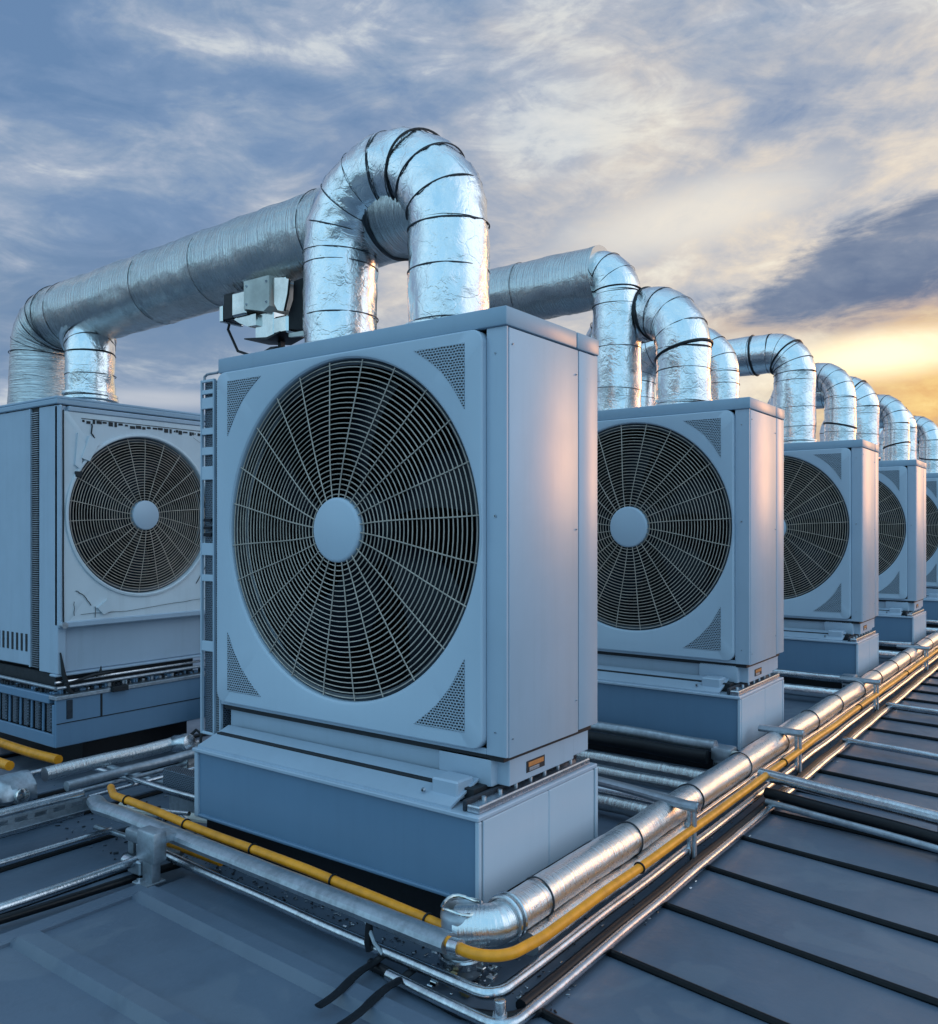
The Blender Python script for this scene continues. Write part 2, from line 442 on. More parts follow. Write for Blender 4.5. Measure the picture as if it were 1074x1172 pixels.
# ------------------------------------------------------------------ setting: roof and what lies below it
ZR = -0.15
g = MB(); g.box((-3000, -3000, -14.2), (3000, 3000, -14.0), plain('far_ground', (.06, .075, .07), .9, 0, .2, .01, .0), 0)
tag(g.build('ground'), kind='structure')
r_ = MB()
r_.box((-1.28, -14, ZR-.35), (46, 60, ZR), M['roof'], .004)
r_.box((-26, -14, ZR-.35), (-1.285, 60, ZR-.045), M['roof'], .004)
tag(r_.build('roof'), kind='structure')
# right of the pipe run: overlapping panels with dark rubber seams
sm = MB(); lp = MB()
Y0 = .14 - .42*6
for k in range(0, 90):
    y = Y0 + .42*k - .03
    sl_ = -.15
    xa = .30
    x1 = 1.62 if k < 12 else 12
    pts = []
    n = 16
    for i in range(n+1):
        x = xa + (x1-xa)*i/n
        pts.append((x, y + sl_*(x-.25) + .006*math.sin(x*3.1+k*1.7), ZR+.006+.002*math.sin(x*5+k)))
    if k >= 4: sm.tube(pts, .0125, M['seam'], 8)
    if k >= 4:   # the lapped edge beside the seam
        p2 = [(p[0], p[1]-.022, ZR+.001) for p in pts]
        for (a, b) in zip(p2[:-1], p2[1:]):
            pass
tag(sm.build('roof_seam'), kind='structure')
# a wider cross joint at the right edge of the panels
cj = MB()
cj.tube([(1.36+.02*math.sin(i), -.9+.1*i, ZR+.008) for i in range(0, 16)], .022, M['seam'], 8)
cj.box((1.40, -.35, ZR), (1.47, .36, ZR+.012), M['galv'], .003)
tag(cj.build('roof_joint'), kind='structure')
# left of it: broad pressed ribs
rb = MB()
for i, (y, dy) in enumerate(((-1.42, 0), (-.965, .0), (-.53, -.045))):
    for s_ in (0,):
        prof = [(y-.050, ZR-.002), (y-.030, ZR+.032), (y+.030, ZR+.032), (y+.050, ZR-.002)]
        bm_x0 = -1.275; x1 = .9 if i < 2 else .35
        vs = []
        for x, o in ((bm_x0, 0), (bm_x0+.04, 1), (x1, 1)):
            for j, (yy, zz) in enumerate(prof):
                vs.append((x, yy+dy*(x-bm_x0), zz if o else min(zz, ZR+.001)))
        fs = []
        for a in range(2):
            for j in range(3): fs.append([a*4+j, a*4+j+1, (a+1)*4+j+1, (a+1)*4+j])
        rb.add(vs, fs, M['roof'])
tag(rb.build('roof_rib', angle=20), kind='structure')
# flashing along the step and standing seams of the lower deck on the left
fl = MB()
fl.box((-1.335, -6, ZR-.045), (-1.262, -.50, ZR+.016), M['roof'], .006)
fl.tube([(-1.35, -6+.3*i, ZR-.03) for i in range(0, 19)], .011, M['seam'], 8)
for k, x in enumerate((-1.62, -2.02, -2.42, -2.85, -3.3, -3.8, -4.3)):
    fl.tube([(x, -6+.5*i, ZR-.04) for i in range(0, 24)], .012, M['seam'], 8)
    fl.box((x-.10, -6, ZR-.045), (x-.04, 6, ZR-.030), M['roof'], .004)
tag(fl.build('roof_flashing'), kind='structure')

# ------------------------------------------------------------------ condenser units
ZB, ZT = 0.44, 1.942
def ray_rrect(cx, cz, a, x0, x1, z0, z1, rad):
    """where the ray at angle a from (cx, cz) leaves the rounded rectangle"""
    dx, dz = math.cos(a), math.sin(a); lo, hi = 0, 5
    def inside(t):
        x = cx+dx*t; z = cz+dz*t
        if not (x0 <= x <= x1 and z0 <= z <= z1): return False
        ex = max(x0+rad-x, x-(x1-rad), 0); ez = max(z0+rad-z, z-(z1-rad), 0)
        return ex*ex+ez*ez <= rad*rad
    for _ in range(40):
        mid = (lo+hi)/2
        if inside(mid): lo = mid
        else: hi = mid
    return cx+dx*lo, cz+dz*lo
def front_panel(mb, m, cx, cz, r, x0, x1, z0, z1, yb, yf, rad=.045):
    angs = [2*math.pi*k/192 for k in range(192)]
    for (X, Z) in ((x0, z0), (x1, z0), (x1, z1), (x0, z1)):   # keep the corners crisp
        for q in range(7):
            ccx = X+rad if X == x0 else X-rad; ccz = Z+rad if Z == z0 else Z-rad
            base = {(x0, z0): math.pi, (x1, z0): 1.5*math.pi, (x1, z1): 0, (x0, z1): .5*math.pi}[(X, Z)]
            t = base+q/6*math.pi/2
            angs.append(math.atan2(ccz+rad*math.sin(t)-cz, ccx+rad*math.cos(t)-cx) % (2*math.pi))
    angs = sorted(set(round(a, 6) for a in angs))
    n = len(angs); rows = []
    b = .006
    for (kind, off, y) in (('o', 0, yb), ('o', 0, yf+b), ('o', -b*.35, yf+b*.35), ('o', -b, yf), ('i', .016, yf), ('i', .008, yf+.002), ('i', .002, yf+.008), ('i', 0, yf+.02), ('i', 0, yf+.10)):
        row = []
        for a in angs:
            if kind == 'o':
                x, z = ray_rrect(cx, cz, a, x0-off*-1 if False else x0-off, x1+off, z0-off, z1+off, rad)
            else:
                x, z = cx+(r+off)*math.cos(a), cz+(r+off)*math.sin(a)
            row.append((x, y, z))
        rows.append(row)
    vs = [p for row in rows for p in row]; fs = []
    for i in range(len(rows)-1):
        for k in range(n):
            k2 = (k+1) % n; fs.append([i*n+k, i*n+k2, (i+1)*n+k2, (i+1)*n+k])
    mb.add(vs, fs, m)
def grille(root, cx, cz, r, y, hub=.124, nring=27, nspoke=24, seed=1, squash=None, wr=.0023):
    rd = random.Random(seed)
    mb = MB()
    dome = lambda q: -.026*(1-(q/r)**2)
    for i in range(nring):
        q = hub+.012+(r-.012-hub-.012)*i/(nring-1)
        pts = []
        for k in range(96):
            a = 2*math.pi*k/96
            pts.append((cx+q*math.cos(a), y+dome(q)+.0012*math.sin(3*a+i), cz+q*math.sin(a)))
        mb.tube(pts, wr, M['wire'], 5, closed=True)
    for k in range(nspoke):
        a0 = 2*math.pi*(k+.35)/nspoke+rd.uniform(-.02, .02)
        pts = []
        for i in range(9):
            t = i/8; q = hub-.004+(r+.002-hub)*t; a = a0+.10*(1-t)**2
            pts.append((cx+q*math.cos(a), y+dome(q)-.0035, cz+q*math.sin(a)))
        mb.tube(pts, wr*1.1, M['wire'], 5)
    gr = mb.build('fan_grille', root)
    rim = MB(); rim.lathe([(r+.001, y+.012), (r-.010, y+.001), (r-.022, y+.006), (r-.022, y+.05)], M['ring'], 96, (cx, 0, cz))
    rim.build('grille_rim', gr)
    hb = MB(); hy = y+dome(0)
    hb.lathe([(0, hy-.012), (hub*.9, hy-.012), (hub*.97, hy-.009), (hub, hy-.003), (hub, hy+.02), (hub*.9, hy+.02)], M['panel'], 64, (cx, 0, cz))
    hb.build('hub_cap', root, angle=40)
def fan(root, cx, cz, r, y, nb=5, phase=.5, seed=0):
    ho = MB(); ho.lathe([(0, y-.05), (r*.20, y-.05), (r*.24, y-.03), (r*.24, y+.10), (0, y+.10)], M['blade'], 32, (cx, 0, cz))
    h = ho.build('fan_hub', root)
    for b in range(nb):
        mb = MB(); vs = []; nr, na = 12, 8
        for s_ in (0, 1):
            for i in range(nr+1):
                t = i/nr; q = r*(.22+.72*t)
                wdt = .52-.05*t+.10*math.sin(t*3.1)
                sweep = -.35*t*t
                for j in range(na+1):
                    u = j/na-.5
                    a = phase+2*math.pi*b/nb+sweep+u*wdt
                    yy = y+.05+u*.10*(1.1-.4*t)-.02*math.cos(u*3)+(.006 if s_ else 0)
                    vs.append((cx+q*math.cos(a), yy, cz+q*math.sin(a)))
        fs = []
        o2 = (nr+1)*(na+1)
        for s_ in (0, 1):
            for i in range(nr):
                for j in range(na):
                    a = s_*o2+i*(na+1)+j; fs.append([a, a+1, a+na+2, a+na+1])
        for i in range(nr):
            for j in (0, na):
                a = i*(na+1)+j; fs.append([a, a+na+1, a+na+1+o2, a+o2])
        for j in range(na):
            for i in (0, nr):
                a = i*(na+1)+j; fs.append([a, a+1, a+1+o2, a+o2])
        mb.add(vs, fs, M['blade']); mb.build('fan_blade', h, angle=50)
def shroud(root, cx, cz, r, y0, y1):
    mb = MB(); mb.lathe([(r, y0), (r*1.0, y0+.10), (r*1.02, y0+.16), (r*1.02, y1), (0, y1)], M['dark'], 64, (cx, 0, cz))
    # coil fins seen dimly at the back
    for k in range(40):
        x = cx-r*.97+2*r*.97*k/39; hz = math.sqrt(max(0, r*r-(x-cx)**2))
        mb.box((x-.002, y1-.02, cz-hz), (x+.002, y1-.004, cz+hz), M['dark'], 0)
    mb.build('fan_shroud', root)
def tri_vent(root, X, Z, sx, sz, legx, legz, y):
    """right-angle corner at (X, Z); legs run towards the fan; the long side is hollowed"""
    pts = [(X, Z), (X+sx*legx, Z)]
    for k in range(1, 8):
        t = k/8; bow = .018*math.sin(math.pi*t)
        pts.append((X+sx*(legx*(1-t)-bow), Z+sz*(legz*t-bow)))
    pts.append((X, Z+sz*legz))
    mb = MB(); mb.prism(pts, 1, y, y+.006, M['tri'])
    mb.build('corner_vent', root, angle=20)

def screw(mb, p, axis=0, r=.0055, m='galv'):
    p = Vector(p); d = Vector((1, 0, 0)) if axis == 0 else Vector((0, -1, 0))
    mb.cyl(p-d*.004, p+d*.004, r, M[m], 10, r*.7); mb.cyl(p+d*.004, p+d*.0044, r*.4, M['gap'], 6)

def make_unit(fx=-.002, fz=1.198, fr=.652):
    """origin: middle of the footprint, at the underside of the plinth. Front looks along -Y."""
    W, D = 1.50, .628; hx, hy = W/2, D/2
    root = empty('condenser_unit', (0, 0, 0))
    # --- casing
    c = MB(); y0, y1 = -hy, hy
    c.box((hx-.082, y0, ZB), (hx, y0+.012, ZT-.064), M['case'], .002)                # front corner post
    c.box((-hx, y0+.020, ZB), (-hx+.02, y1, ZT-.064), M['case'], .002)
    c.box((-hx, y1-.015, ZB), (hx, y1, ZT-.064), M['case'], .002)
    c.box((-hx, y0, ZB), (hx-.0825, y0+.012, ZB+.02), M['case'], .002)
    c.box((-hx+.02, y0+.014, ZB), (hx-.01, y1-.016, ZB+.012), M['dark'], 0)
    c.build('casing', root)
    s = MB(); s.box((hx-.012, y0+.0125, ZB-.002), (hx+.003, y0+.478, ZT-.068), M['case'], .003, 2)
    s.build('side_panel', root)
    s = MB(); s.box((hx-.012, y0+.483, ZB+.004), (hx+.0035, y1+.003, ZT-.068), M['case'], .003, 2)
    s.build('side_panel', root)
    s = MB()
    s.box((-hx-.006, y0-.012, ZT-.064), (hx+.007, y0+.462, ZT), M['cap'], .006, 2)
    s.box((-hx-.006, y0+.465, ZT-.0645), (hx+.008, y1+.008, ZT-.001), M['cap'], .006, 2)
    s.box((-hx+.01, y0+.01, ZT-.0665), (hx-.01, y1-.01, ZT-.063), M['gap'], 0)
    s.build('top_cap', root)
    p = MB(); front_panel(p, M['panel'], fx, fz, fr, -hx+.002, hx-.083, ZB+.017, ZT-.066, y0+.014, y0-.026)
    pn = p.build('front_panel', root, angle=28)
    for zz, rr in ((1.245, .007), (1.79, .004), (.52, .004)):
        sc_ = MB(); screw(sc_, (hx-.045, y0, zz), 1, rr); sc_.build('screw', root)
    for yy, zz in ((y0+.46, 1.78), (y0+.46, 1.2), (y0+.46, .56), (y0+.03, .50), (y0+.03, 1.82)):
        sc_ = MB(); screw(sc_, (hx+.003, yy, zz), 0, .0042); sc_.build('screw', root)
    grille(root, fx, fz, fr, y0-.010)
    shroud(root, fx, fz, fr, y0+.075, y1-.10)
    fan(root, fx, fz, fr*.96, y0+.13, 5, .62)
    ty = y0-.0285
    tri_vent(root, hx-.155, 1.835, -1, -1, .225, .225, ty)
    tri_vent(root, hx-.155, .510, -1, 1, .225, .250, ty)
    tri_vent(root, -hx+.080, 1.835, 1, -1, .215, .235, ty)
    tri_vent(root, -hx+.080, .510, 1, 1, .215, .250, ty)
    # --- skirt between casing and plinth
    k = MB()
    k.box((-hx+.02, y0+.035, .335), (hx-.30, y1-.02, ZB-.001), M['case'], .004)
    k.box((hx-.302, y0+.012, .325), (hx-.07, y1-.03, ZB-.003), M['case'], .012, 2)
    k.box((hx-.075, y0+.05, .33), (hx-.022, y1-.14, ZB-.004), M['case'], .003)
    k.box((hx-.10, y1-.138, .34), (hx-.026, y1-.02, ZB-.004), M['case'], .003)
    k.box((-hx+.01, y0+.012, ZB-.020), (hx-.02, y1-.01, ZB-.0035), M['gap'], 0)
    sk = k.build('skirt', root)
    b = MB(); b.box((hx-.0225, y0+.155, .353), (hx-.0195, y0+.275, .393), M['gap'], .001)
    b.box((hx-.0195, y0+.165, .372), (hx-.0180, y0+.265, .388), M['orange'], .001)
    b.box((hx-.0195, y0+.170, .357), (hx-.0175, y0+.235, .369), M['galv'], .001)
    b.build('rating_plate', sk)
    # --- ledge and plinth
    px0, px1, py0, py1 = -hx+.03, hx+.0, y0-.16, y1+.0
    l = MB()
    l.box((px0-.006, py0-.006, .272), (px1+.004, py1, .287), M['case'], .003)
    l.prism([(py0+.012, .287), (py0+.17, .345), (py0+.17, .352), (py0+.012, .296)], 0, px0+.01, px1-.12, M['case'])   # sloped drip ledge
    l.box((px0+.02, py0+.10, .287), (px1-.09, py1-.02, .3345), M['gap'], .002)
    l.box((px1-.062, py0+.02, .2875), (px1-.012, py1-.03, .312), M['zinc'], .004)        # bright edge strip
    l.box((px1-.080, py0+.02, .2875), (px1-.064, py1-.04, .324), M['grit'], .004)
    l.box((px1-.24, py0+.06, .296), (px1-.13, py0+.155, .362), M['case'], .006)        # clip of the ledge
    screw(l, (px1-.26, py0+.04, .318), 1, .009)
    for q in range(7):
        yy = py0+.10+q*.095; l.cyl((px1-.05, yy, .311), (px1-.05, yy, .321), .008, M['galv'], 8)
    l.build('ledge', root)
    q = MB()
    q.box((px0+.004, py0+.012, .004), (px1-.012, py0+.024, .270), M['plinth'], .002)      # web set back in the channel
    q.box((px0, py0, .0), (px0+.022, py0+.03, .2715), M['case'], .004)                 # left lip
    q.box((px0+.022, py0+.001, .0), (px1-.016, py0+.03, .014), M['plinth'], .004)        # bottom lip
    q.box((px0+.0, py0+.03, .0), (px0+.012, py1, .2715), M['plinth'], .002)
    q.box((px0+.012, py1-.012, .0), (px1-.004, py1, .2715), M['plinth'], .002)
    q.build('plinth', root)
    sp = MB()
    sp.box((px1-.012, py0-.002, -.004), (px1+.003, py0+.016, .2710), M['panel'], .002)
    sp.box((px1-.010, py0+.017, -.002), (px1-.004, py1-.02, .2700), M['gap'], 0)
    sp.box((px1-.006, py0+.024, .0), (px1+.003, py0+.425, .2700), M['panel'], .003)
    sp.box((px1-.006, py0+.427, .0), (px1+.003, py1-.026, .2700), M['panel'], .003)
    sp.box((px1-.012, py1-.018, -.004), (px1+.004, py1+.006, .2712), M['panel'], .003)
    sp.build('plinth_side', root)
    f = MB()
    f.box((px0+.03, py0+.04, ZR+.0), (px1-.03, py0+.12, -.001), M['black'], .004)
    f.box((px0+.03, py1-.10, ZR+.0), (px1-.03, py1-.03, -.001), M['black'], .004)
    f.box((px1-.10, py0+.12, ZR+.0), (px1-.032, py1-.10, -.001), M['black'], .004)
    f.box((px0+.032, py0+.12, ZR+.0), (px0+.10, py1-.10, -.001), M['black'], .004)
    f.build('support_beam', root)
    return root
GU = 'grey fan condensers standing one behind another in the row'
proto = make_unit()
proto_back = make_unit(.028, 1.215, .628)
LU = ['largest grey fan condenser in the foreground with warm light on its side',
      'second grey fan condenser, directly behind the large foreground one',
      'third grey fan condenser of the row, its left half hidden by the second',
      'fourth grey fan condenser of the row, only a strip of its fan showing',
      'fifth grey fan condenser of the row, cut by the right picture edge',
      'last grey fan condenser, farthest of the row']
SY = [0, 2.43, 5.22, 7.75, 10.3, 12.9]
units = []
for i, (s_, lb) in enumerate(zip(SY, LU)):
    o = proto if i == 0 else proto_back if i == 1 else copy_tree(proto_back)
    o.location = (-.75, s_+.314, 0); tag(o, lb, 'condenser unit', GU); units.append(o)
# small leftovers of difference between the copies: the fan stops at another angle
for i, o in enumerate(units):
    for ch in o.children:
        if ch.name.startswith('fan_hub'):
            pass

# coil guard standing off the left flank of the nearest unit
def coil_guard(parent):
    x0, x1 = -.75-.150, -.75-.008; y0 = -.314
    z0, z1 = .290, 1.865
    m = MB()
    for x in (x0, x0+.088, x1-.008): m.box((x, y0+.002, z0), (x+.008, y0+.018, z1), M['panel'], .002)
    for z, h in ((z0, .012), (z1-.012, .012), (.66, .045), (.97, .03), (1.085, .055), (1.42, .06), (1.53, .035), (1.62, .03), (1.735, .05), (1.80, .02)):
        m.box((x0+.0085, y0+.004, z), (x0+.0875, y0+.016, z+h), M['panel'], .002)
    m.box((x0, y0+.30, z0), (x0+.012, y0+.312, z1), M['panel'], .002)
    m.tube([(x0+.02, y0+.01, z1-.01), (x0+.022, y0+.01, z1+.015), (x0+.04, y0+.01, z1+.024), (x1-.03, y0+.01, z1+.024), (x1-.01, y0+.01, z1+.03)], .006, M['galv'], 8)
    for z in (1.20, 1.17, 1.235): m.box((x0+.03, y0-.004, z), (x0+.085, y0+.01, z+.014), M['blade'], .002)
    g_ = m.build('coil_guard', parent)
    c = MB(); c.box((x0+.010, y0+.020, z0+.01), (x1-.002, y0+.30, z1-.01), M['coil'], .002)
    rd = random.Random(4)
    for k in range(150):
        z = z0+.02+k*.01035
        c.box((x0+.099, y0+.012, z), (x1-.014, y0+.022, z+.0045), M['galv'], 0)
    c.build('coil', g_)
coil_guard(units[0])

# ------------------------------------------------------------------ the turned unit on the left
def make_old_unit():
    """local frame: front looks along -Y, footprint x 0..1.12, y 0..1.25 ; placed turned a quarter"""
    root = empty('condenser_unit', (0, 0, 0))
    W, D = 1.12, 1.28; fx, fz, fr = .515, 1.285, .462
    c = MB()
    c.box((0, .0, .40), (.05, .20, ZT-.05), M['case_old'], .004)
    c.box((0.031, .2005, .40), (.045, .2995, ZT-.05), M['dark'], 0)
    c.box((0, .30, .42), (.035, D, ZT-.05), M['case_old'], .004)
    c.box((.05, .03, .40), (W, .05, .66), M['case_old'], .006)
    c.box((.05, 1.26, .40), (W, D, ZT-.05), M['case_old'], .004)
    c.box((W-.02, .03, .40), (W, 1.26, ZT-.05), M['case_old'], .004)
    c.box((.05, .06, .40), (W-.02, 1.26, .42), M['dark'], 0)
    c.box((.05, .058, .44), (.90, .062, .66), M['gap'], 0)
    c.build('casing', root)
    lo = MB()
    for k in range(118):
        z = .42+k*.0123
        lo.box((-.006, .203, z), (.026, .282, z+.0035), M['galv'], 0)
    lo.box((.004, .2005, .42), (.029, .2835, ZT-.055), M['gap'], 0)
    lo.box((-.010, .284, .415), (.03, .298, ZT-.055), M['case_old'], .003)
    lo.build('louvre', root)
    vs = MB()
    for k in range(9): vs.box((-.0025, .33+k*.055, .50), (.002, .352+k*.055, .60), M['gap'], 0)
    vs.build('vent_slot', root)
    t = MB(); t.box((-.012, -.014, ZT-.05), (W+.01, D+.01, ZT-.02), M['cap'], .005)
    t.box((-.004, .004, ZT-.02), (W, D, ZT-.002), M['cap'], .006)
    t.box((.0, .0, ZT-.056), (W-.01, D-.01, ZT-.049), M['gap'], 0)
    t.build('top_cap', root)
    p = MB(); front_panel(p, M['film'], fx, fz, fr, .020, W-.02, .672, ZT-.085, .03, -.022, .02)
    pn = p.build('front_panel', root, angle=28)
    # frame strips, sealing tape and brackets on the panel
    e = MB()
    e.box((.0, -.026, .665), (.0185, .03, ZT-.055), M['case_old'], .006)
    e.box((.004, -.034, .655), (W-.01, .02, .690), M['case_old'], .006)
    e.box((.050, -.028, ZT-.085), (W-.02, .02, ZT-.058), M['case_old'], .004)
    e.tube([(.020, -.026, 1.86), (.021, -.027, 1.4), (.019, -.026, 1.0), (.021, -.027, .68)], .004, M['gap'], 6)
    e.cyl((.018, -.05, .672), (.018, -.02, .672), .018, M['galv'], 14)
    e.build('panel_frame', root)
    tp = MB(); rd = random.Random(3)
    x = .13
    while x < 1.0:
        wd = rd.uniform(.006, .035); tp.box((x, -.0265, 1.806+rd.uniform(-.008, .006)-.012*x), (x+wd, -.022, 1.818+rd.uniform(-.004, .008)-.012*x), M['gap'], .001); x += wd+rd.uniform(.004, .016)
    tp.box((.125, -.0245, 1.822), (1.0, -.0222, 1.8255), M['gap'], 0)
    def jag(pts, r=.004):
        q = []
        for a, b in zip(pts[:-1], pts[1:]):
            for k in range(4):
                t_ = k/4; q.append((a[0]+(b[0]-a[0])*t_+rd.uniform(-.003, .003), -.027, a[1]+(b[1]-a[1])*t_+rd.uniform(-.003, .003)))
        q.append((pts[-1][0], -.027, pts[-1][1])); u_ = MB(); u_.tube(q, r*.55, M['gap'], 5); u_.build('seal_strip', pn)
    jag([(.185, 1.80), (.185, 1.745), (.20, 1.72), (.125, 1.60), (.12, 1.55)], .007)
    jag([(.09, .86), (.14, .83), (.18, .77)], .004)
    jag([(.08, .80), (.082, .72)], .003); jag([(.12, .725), (.40, .722), (.72, .748), (.98, .76)], .0022)
    jag([(.205, .76), (.205, .70)], .003); jag([(.86, 1.78), (.93, 1.74), (.98, 1.66)], .0015)
    jag([(.88, .86), (.96, .98), (1.0, .90)], .004)
    tp.build('seal_strip', pn)
    for poly, yy in (([(.085, 1.56), (.12, 1.53), (.125, 1.62), (.15, 1.68), (.10, 1.74)], -.034), ([(.118, 1.60), (.165, 1.73), (.225, 1.70), (.165, 1.585)], -.042), ([(.215, .755), (.275, .80), (.31, .735), (.25, .715)], -.038)):
        br = MB(); br.prism(poly, 1, yy, -.022, M['film']); br.build('bracket', pn)
    br = MB(); br.box((.085, -.036, 1.492), (.125, -.022, 1.525), M['gap'], .003); br.build('bracket', pn)
    grille(root, fx, fz, fr, -.012, .088, 23, 22, 5, wr=.0021)
    shroud(root, fx, fz, fr, .075, .45)
    fan(root, fx, fz, fr*.96, .13, 5, .2)
    rr_ = MB(); rr_.lathe([(fr+.024, -.022), (fr+.021, -.032), (fr+.010, -.034), (fr+.004, -.030), (fr+.002, -.012)], M['film'], 96, (fx, 0, fz)); rr_.build('rim_ring', pn)
    # torn skirt and plinth
    s = MB()
    s.box((.02, .06, .275), (W-.2, 1.2, .395), M['gap'], .004)
    pts = []
    for k in range(60):
        x = .03+k*.0165
        s.box((x, .025+rd.uniform(-.008, .015), .285), (x+rd.uniform(.010, .018), .06, .292+rd.uniform(.0, .018)), M[rd.choice(['grit', 'plinth', 'plinth', 'gap', 'galv'])], .002)
    for k in range(40):
        y = .04+k*.03
        s.box((.0+rd.uniform(-.01, .012), y, .285), (.03, y+.02, .295+rd.uniform(0, .015)), M[rd.choice(['grit', 'plinth', 'gap'])], .002)
    s.tube([(.015, -.005, .52), (.03, -.012, .40), (.055, -.012, .31), (.08, -.016, .285)], [.004, .012, .015, .01], M['gap'], 8)
    s.tube([(.03, -.02, .345), (.20, -.03, .375), (.33, -.02, .378)], [.004, .010, .003], M['gap'], 8)
    s.tube([(-.01, -.012, .325), (1.0, -.012, .33)], .010, M['galv'], 8); s.tube([(-.01, .005, .355), (1.0, .005, .36)], .008, M['zinc'], 8); s.tube([(-.012, -.01, .325), (-.012, 1.2, .33)], .010, M['galv'], 8)
    s.cyl((.24, -.02, .37), (.243, -.022, .42), .012, M['gap'], 8, .002)
    s.box((-.01, .0, .385), (W-.15, .07, .399), M['case_old'], .004)
    s.build('skirt', root)
    q = MB()
    q.box((-.02, -.02, 0), (.96, -.004, .265), M['plinth'], .004)
    q.box((-.024, -.03, .262), (.97, .05, .284), M['galv'], .003)
    q.box((.24, -.0225, .13), (.252, -.0195, .262), M['gap'], 0)
    q.box((-.015, -.0225, .128), (.95, -.0198, .133), M['gap'], 0)
    q.box((.04, -.025, .15), (.075, -.019, .255), M['grit'], .002)
    q.box((.30, -.05, .262), (.40, -.018, .292), M['gap'], .002)
    q.box((-.02, -.0035, 0), (-.004, D, .07), M['plinth'], .003)
    q.box((-.024, .05, .235), (.05, D, .284), M['plinth'], .006)
    q.box((-.0205, -.0035, .0705), (-.006, .02, .2345), M['plinth'], .002)
    q.box((.05, .02, .03), (.06, D, .24), M['dark'], 0)
    for k in range(9):
        y = .07+k*.13; q.box((.0, y, .0701), (.035, y+.05, .2345), M['coil'], .006)
        q.cyl((.005, y+.09, .07), (.005, y+.085, .234), .008, M['plinth'], 8)
    q.box((.2, .1, ZR-.04), (.9, 1.1, -.002), M['black'], .0)
    q.build('plinth', root)
    return root
old = make_old_unit()
old.location = (-3.04, .086, 0); old.rotation_euler = (0, 0, R(90))
tag(old, 'weathered grey condenser at the left with torn white panel tape and smaller fan', 'condenser unit', None)

# ------------------------------------------------------------------ foil ducts
def ring(mb, p, t, r, m, wr=.0032, tilt=0.0, rd=random):
    t = Vector(t).normalized(); up = Vector((0, 0, 1)) if abs(t.z) < .9 else Vector((1, 0, 0))
    u = (up-t*up.dot(t)).normalized(); v = t.cross(u); ph = rd.uniform(0, 6.28)
    pts = []
    for k in range(48):
        a = 2*math.pi*k/48
        pts.append(Vector(p)+(u*math.cos(a)+v*math.sin(a))*(r*(1+.006*math.sin(3*a+ph)))+t*tilt*math.cos(a+ph))
    mb.tube(pts, wr, m, 6, closed=True)
def duct(parent, pts, rad, r, mat='foil', gores=4, names=None, wob=.035, seams=(), seed=0, taper=None, step=.03, nn=48, collar=True, black=()):
    rd = random.Random(seed); L = 0; k = 0
    secs = fillet(pts, rad, step)
    for i, (kind, ps) in enumerate(secs):
        nm = names[i] if names else ('duct_bend' if kind == 'bend' else 'duct_pipe')
        mb = MB()
        L = mb.tube(ps, r if not (taper and i == 0) else [r*(1-taper*(1-k_/(len(ps)-1))**1.3) for k_ in range(len(ps))], M[mat], nn, caps=(i in (0, len(secs)-1)), wob=wob, wf=7.0, v0=L)
        def at(f):
            q = f*(len(ps)-1); a = int(min(q, len(ps)-2)); return ps[a].lerp(ps[a+1], q-a), ps[a+1]-ps[a]
        if kind == 'bend':
            for j in range(gores+(0 if i+1 < len(secs) and secs[i+1][0] == 'bend' or (i+2 < len(secs) and secs[i+2][0] == 'bend' and len(secs[i+1][1]) < 4) else 1)):
                p, t = at(j/gores); ring(mb, p, t, r*1.012, M['tape'], rd.uniform(.0014, .0034), rd.uniform(0, .016), rd)
        else:
            Ls = (ps[-1]-ps[0]).length
            nr = max(1, int(Ls/.20)) if mat != 'foilw' else int(Ls/.55)
            for j in range(1, nr+1):
                p, t = at(min(.97, (j-.35+rd.uniform(-.15, .15))/nr)); ring(mb, p, t, r*1.012, M['tape'], rd.uniform(.0015, .0028)*(.7 if mat == 'foilw' else 1), rd.uniform(0, .01), rd)
        for (si, f, wr, tl) in black:
            if si == i:
                p, t = at(f); ring(mb, p, t, r*1.02, M['black'], wr, tl, rd)
        if collar and i == 0 and kind == 'straight':   # puffed foot where the duct meets the cap
            d = (ps[1]-ps[0]).normalized()
            for q in range(2): ring(mb, ps[0]+d*(.018+.03*q), d, r*1.03, M[mat], .016-.003*q, .008, rd)
            ring(mb, ps[0]+d*.034, d, r*1.06, M['tape'], .004, .006, rd)
        if collar and i == len(secs)-1 and kind == 'straight':
            d = (ps[-2]-ps[-1]).normalized()
            for q in range(2): ring(mb, ps[-1]+d*(.018+.03*q), d, r*1.03, M[mat], .016-.003*q, .008, rd)
            ring(mb, ps[-1]+d*.034, d, r*1.06, M['tape'], .004, .006, rd)
        mb.build(nm, parent, angle=50)
GD = 'foil wrapped ducts rising from the condensers'
top = ZT
# nearest unit: arch
a = empty('foil_duct', (-.79, .31, top), label='silver foil duct arch with two legs on top of the largest foreground condenser', cat='duct', group=GD)
duct(a, [(-.29, 0, -.004), (-.29, 0, .735), (.305, 0, .735), (.305, 0, -.004)], .29, .160, gores=4, seed=2, wob=.055, black=((3, .35, .005, .05),))
# long horizontal duct to the left unit
a = empty('foil_duct', (-2.2, .42, 2.0), label='long horizontal foil duct running from the foreground arch to the left condenser', cat='duct', group=GD)
duct(a, [(1.71, -.11, .47), (1.36, .01, .57), (-1.62, .0, .51), (-1.62, -.02, -.058)], [.15, .22], .198, 'foilw', gores=5, seed=5, wob=.03, step=.035, nn=56, taper=.52, collar=False)
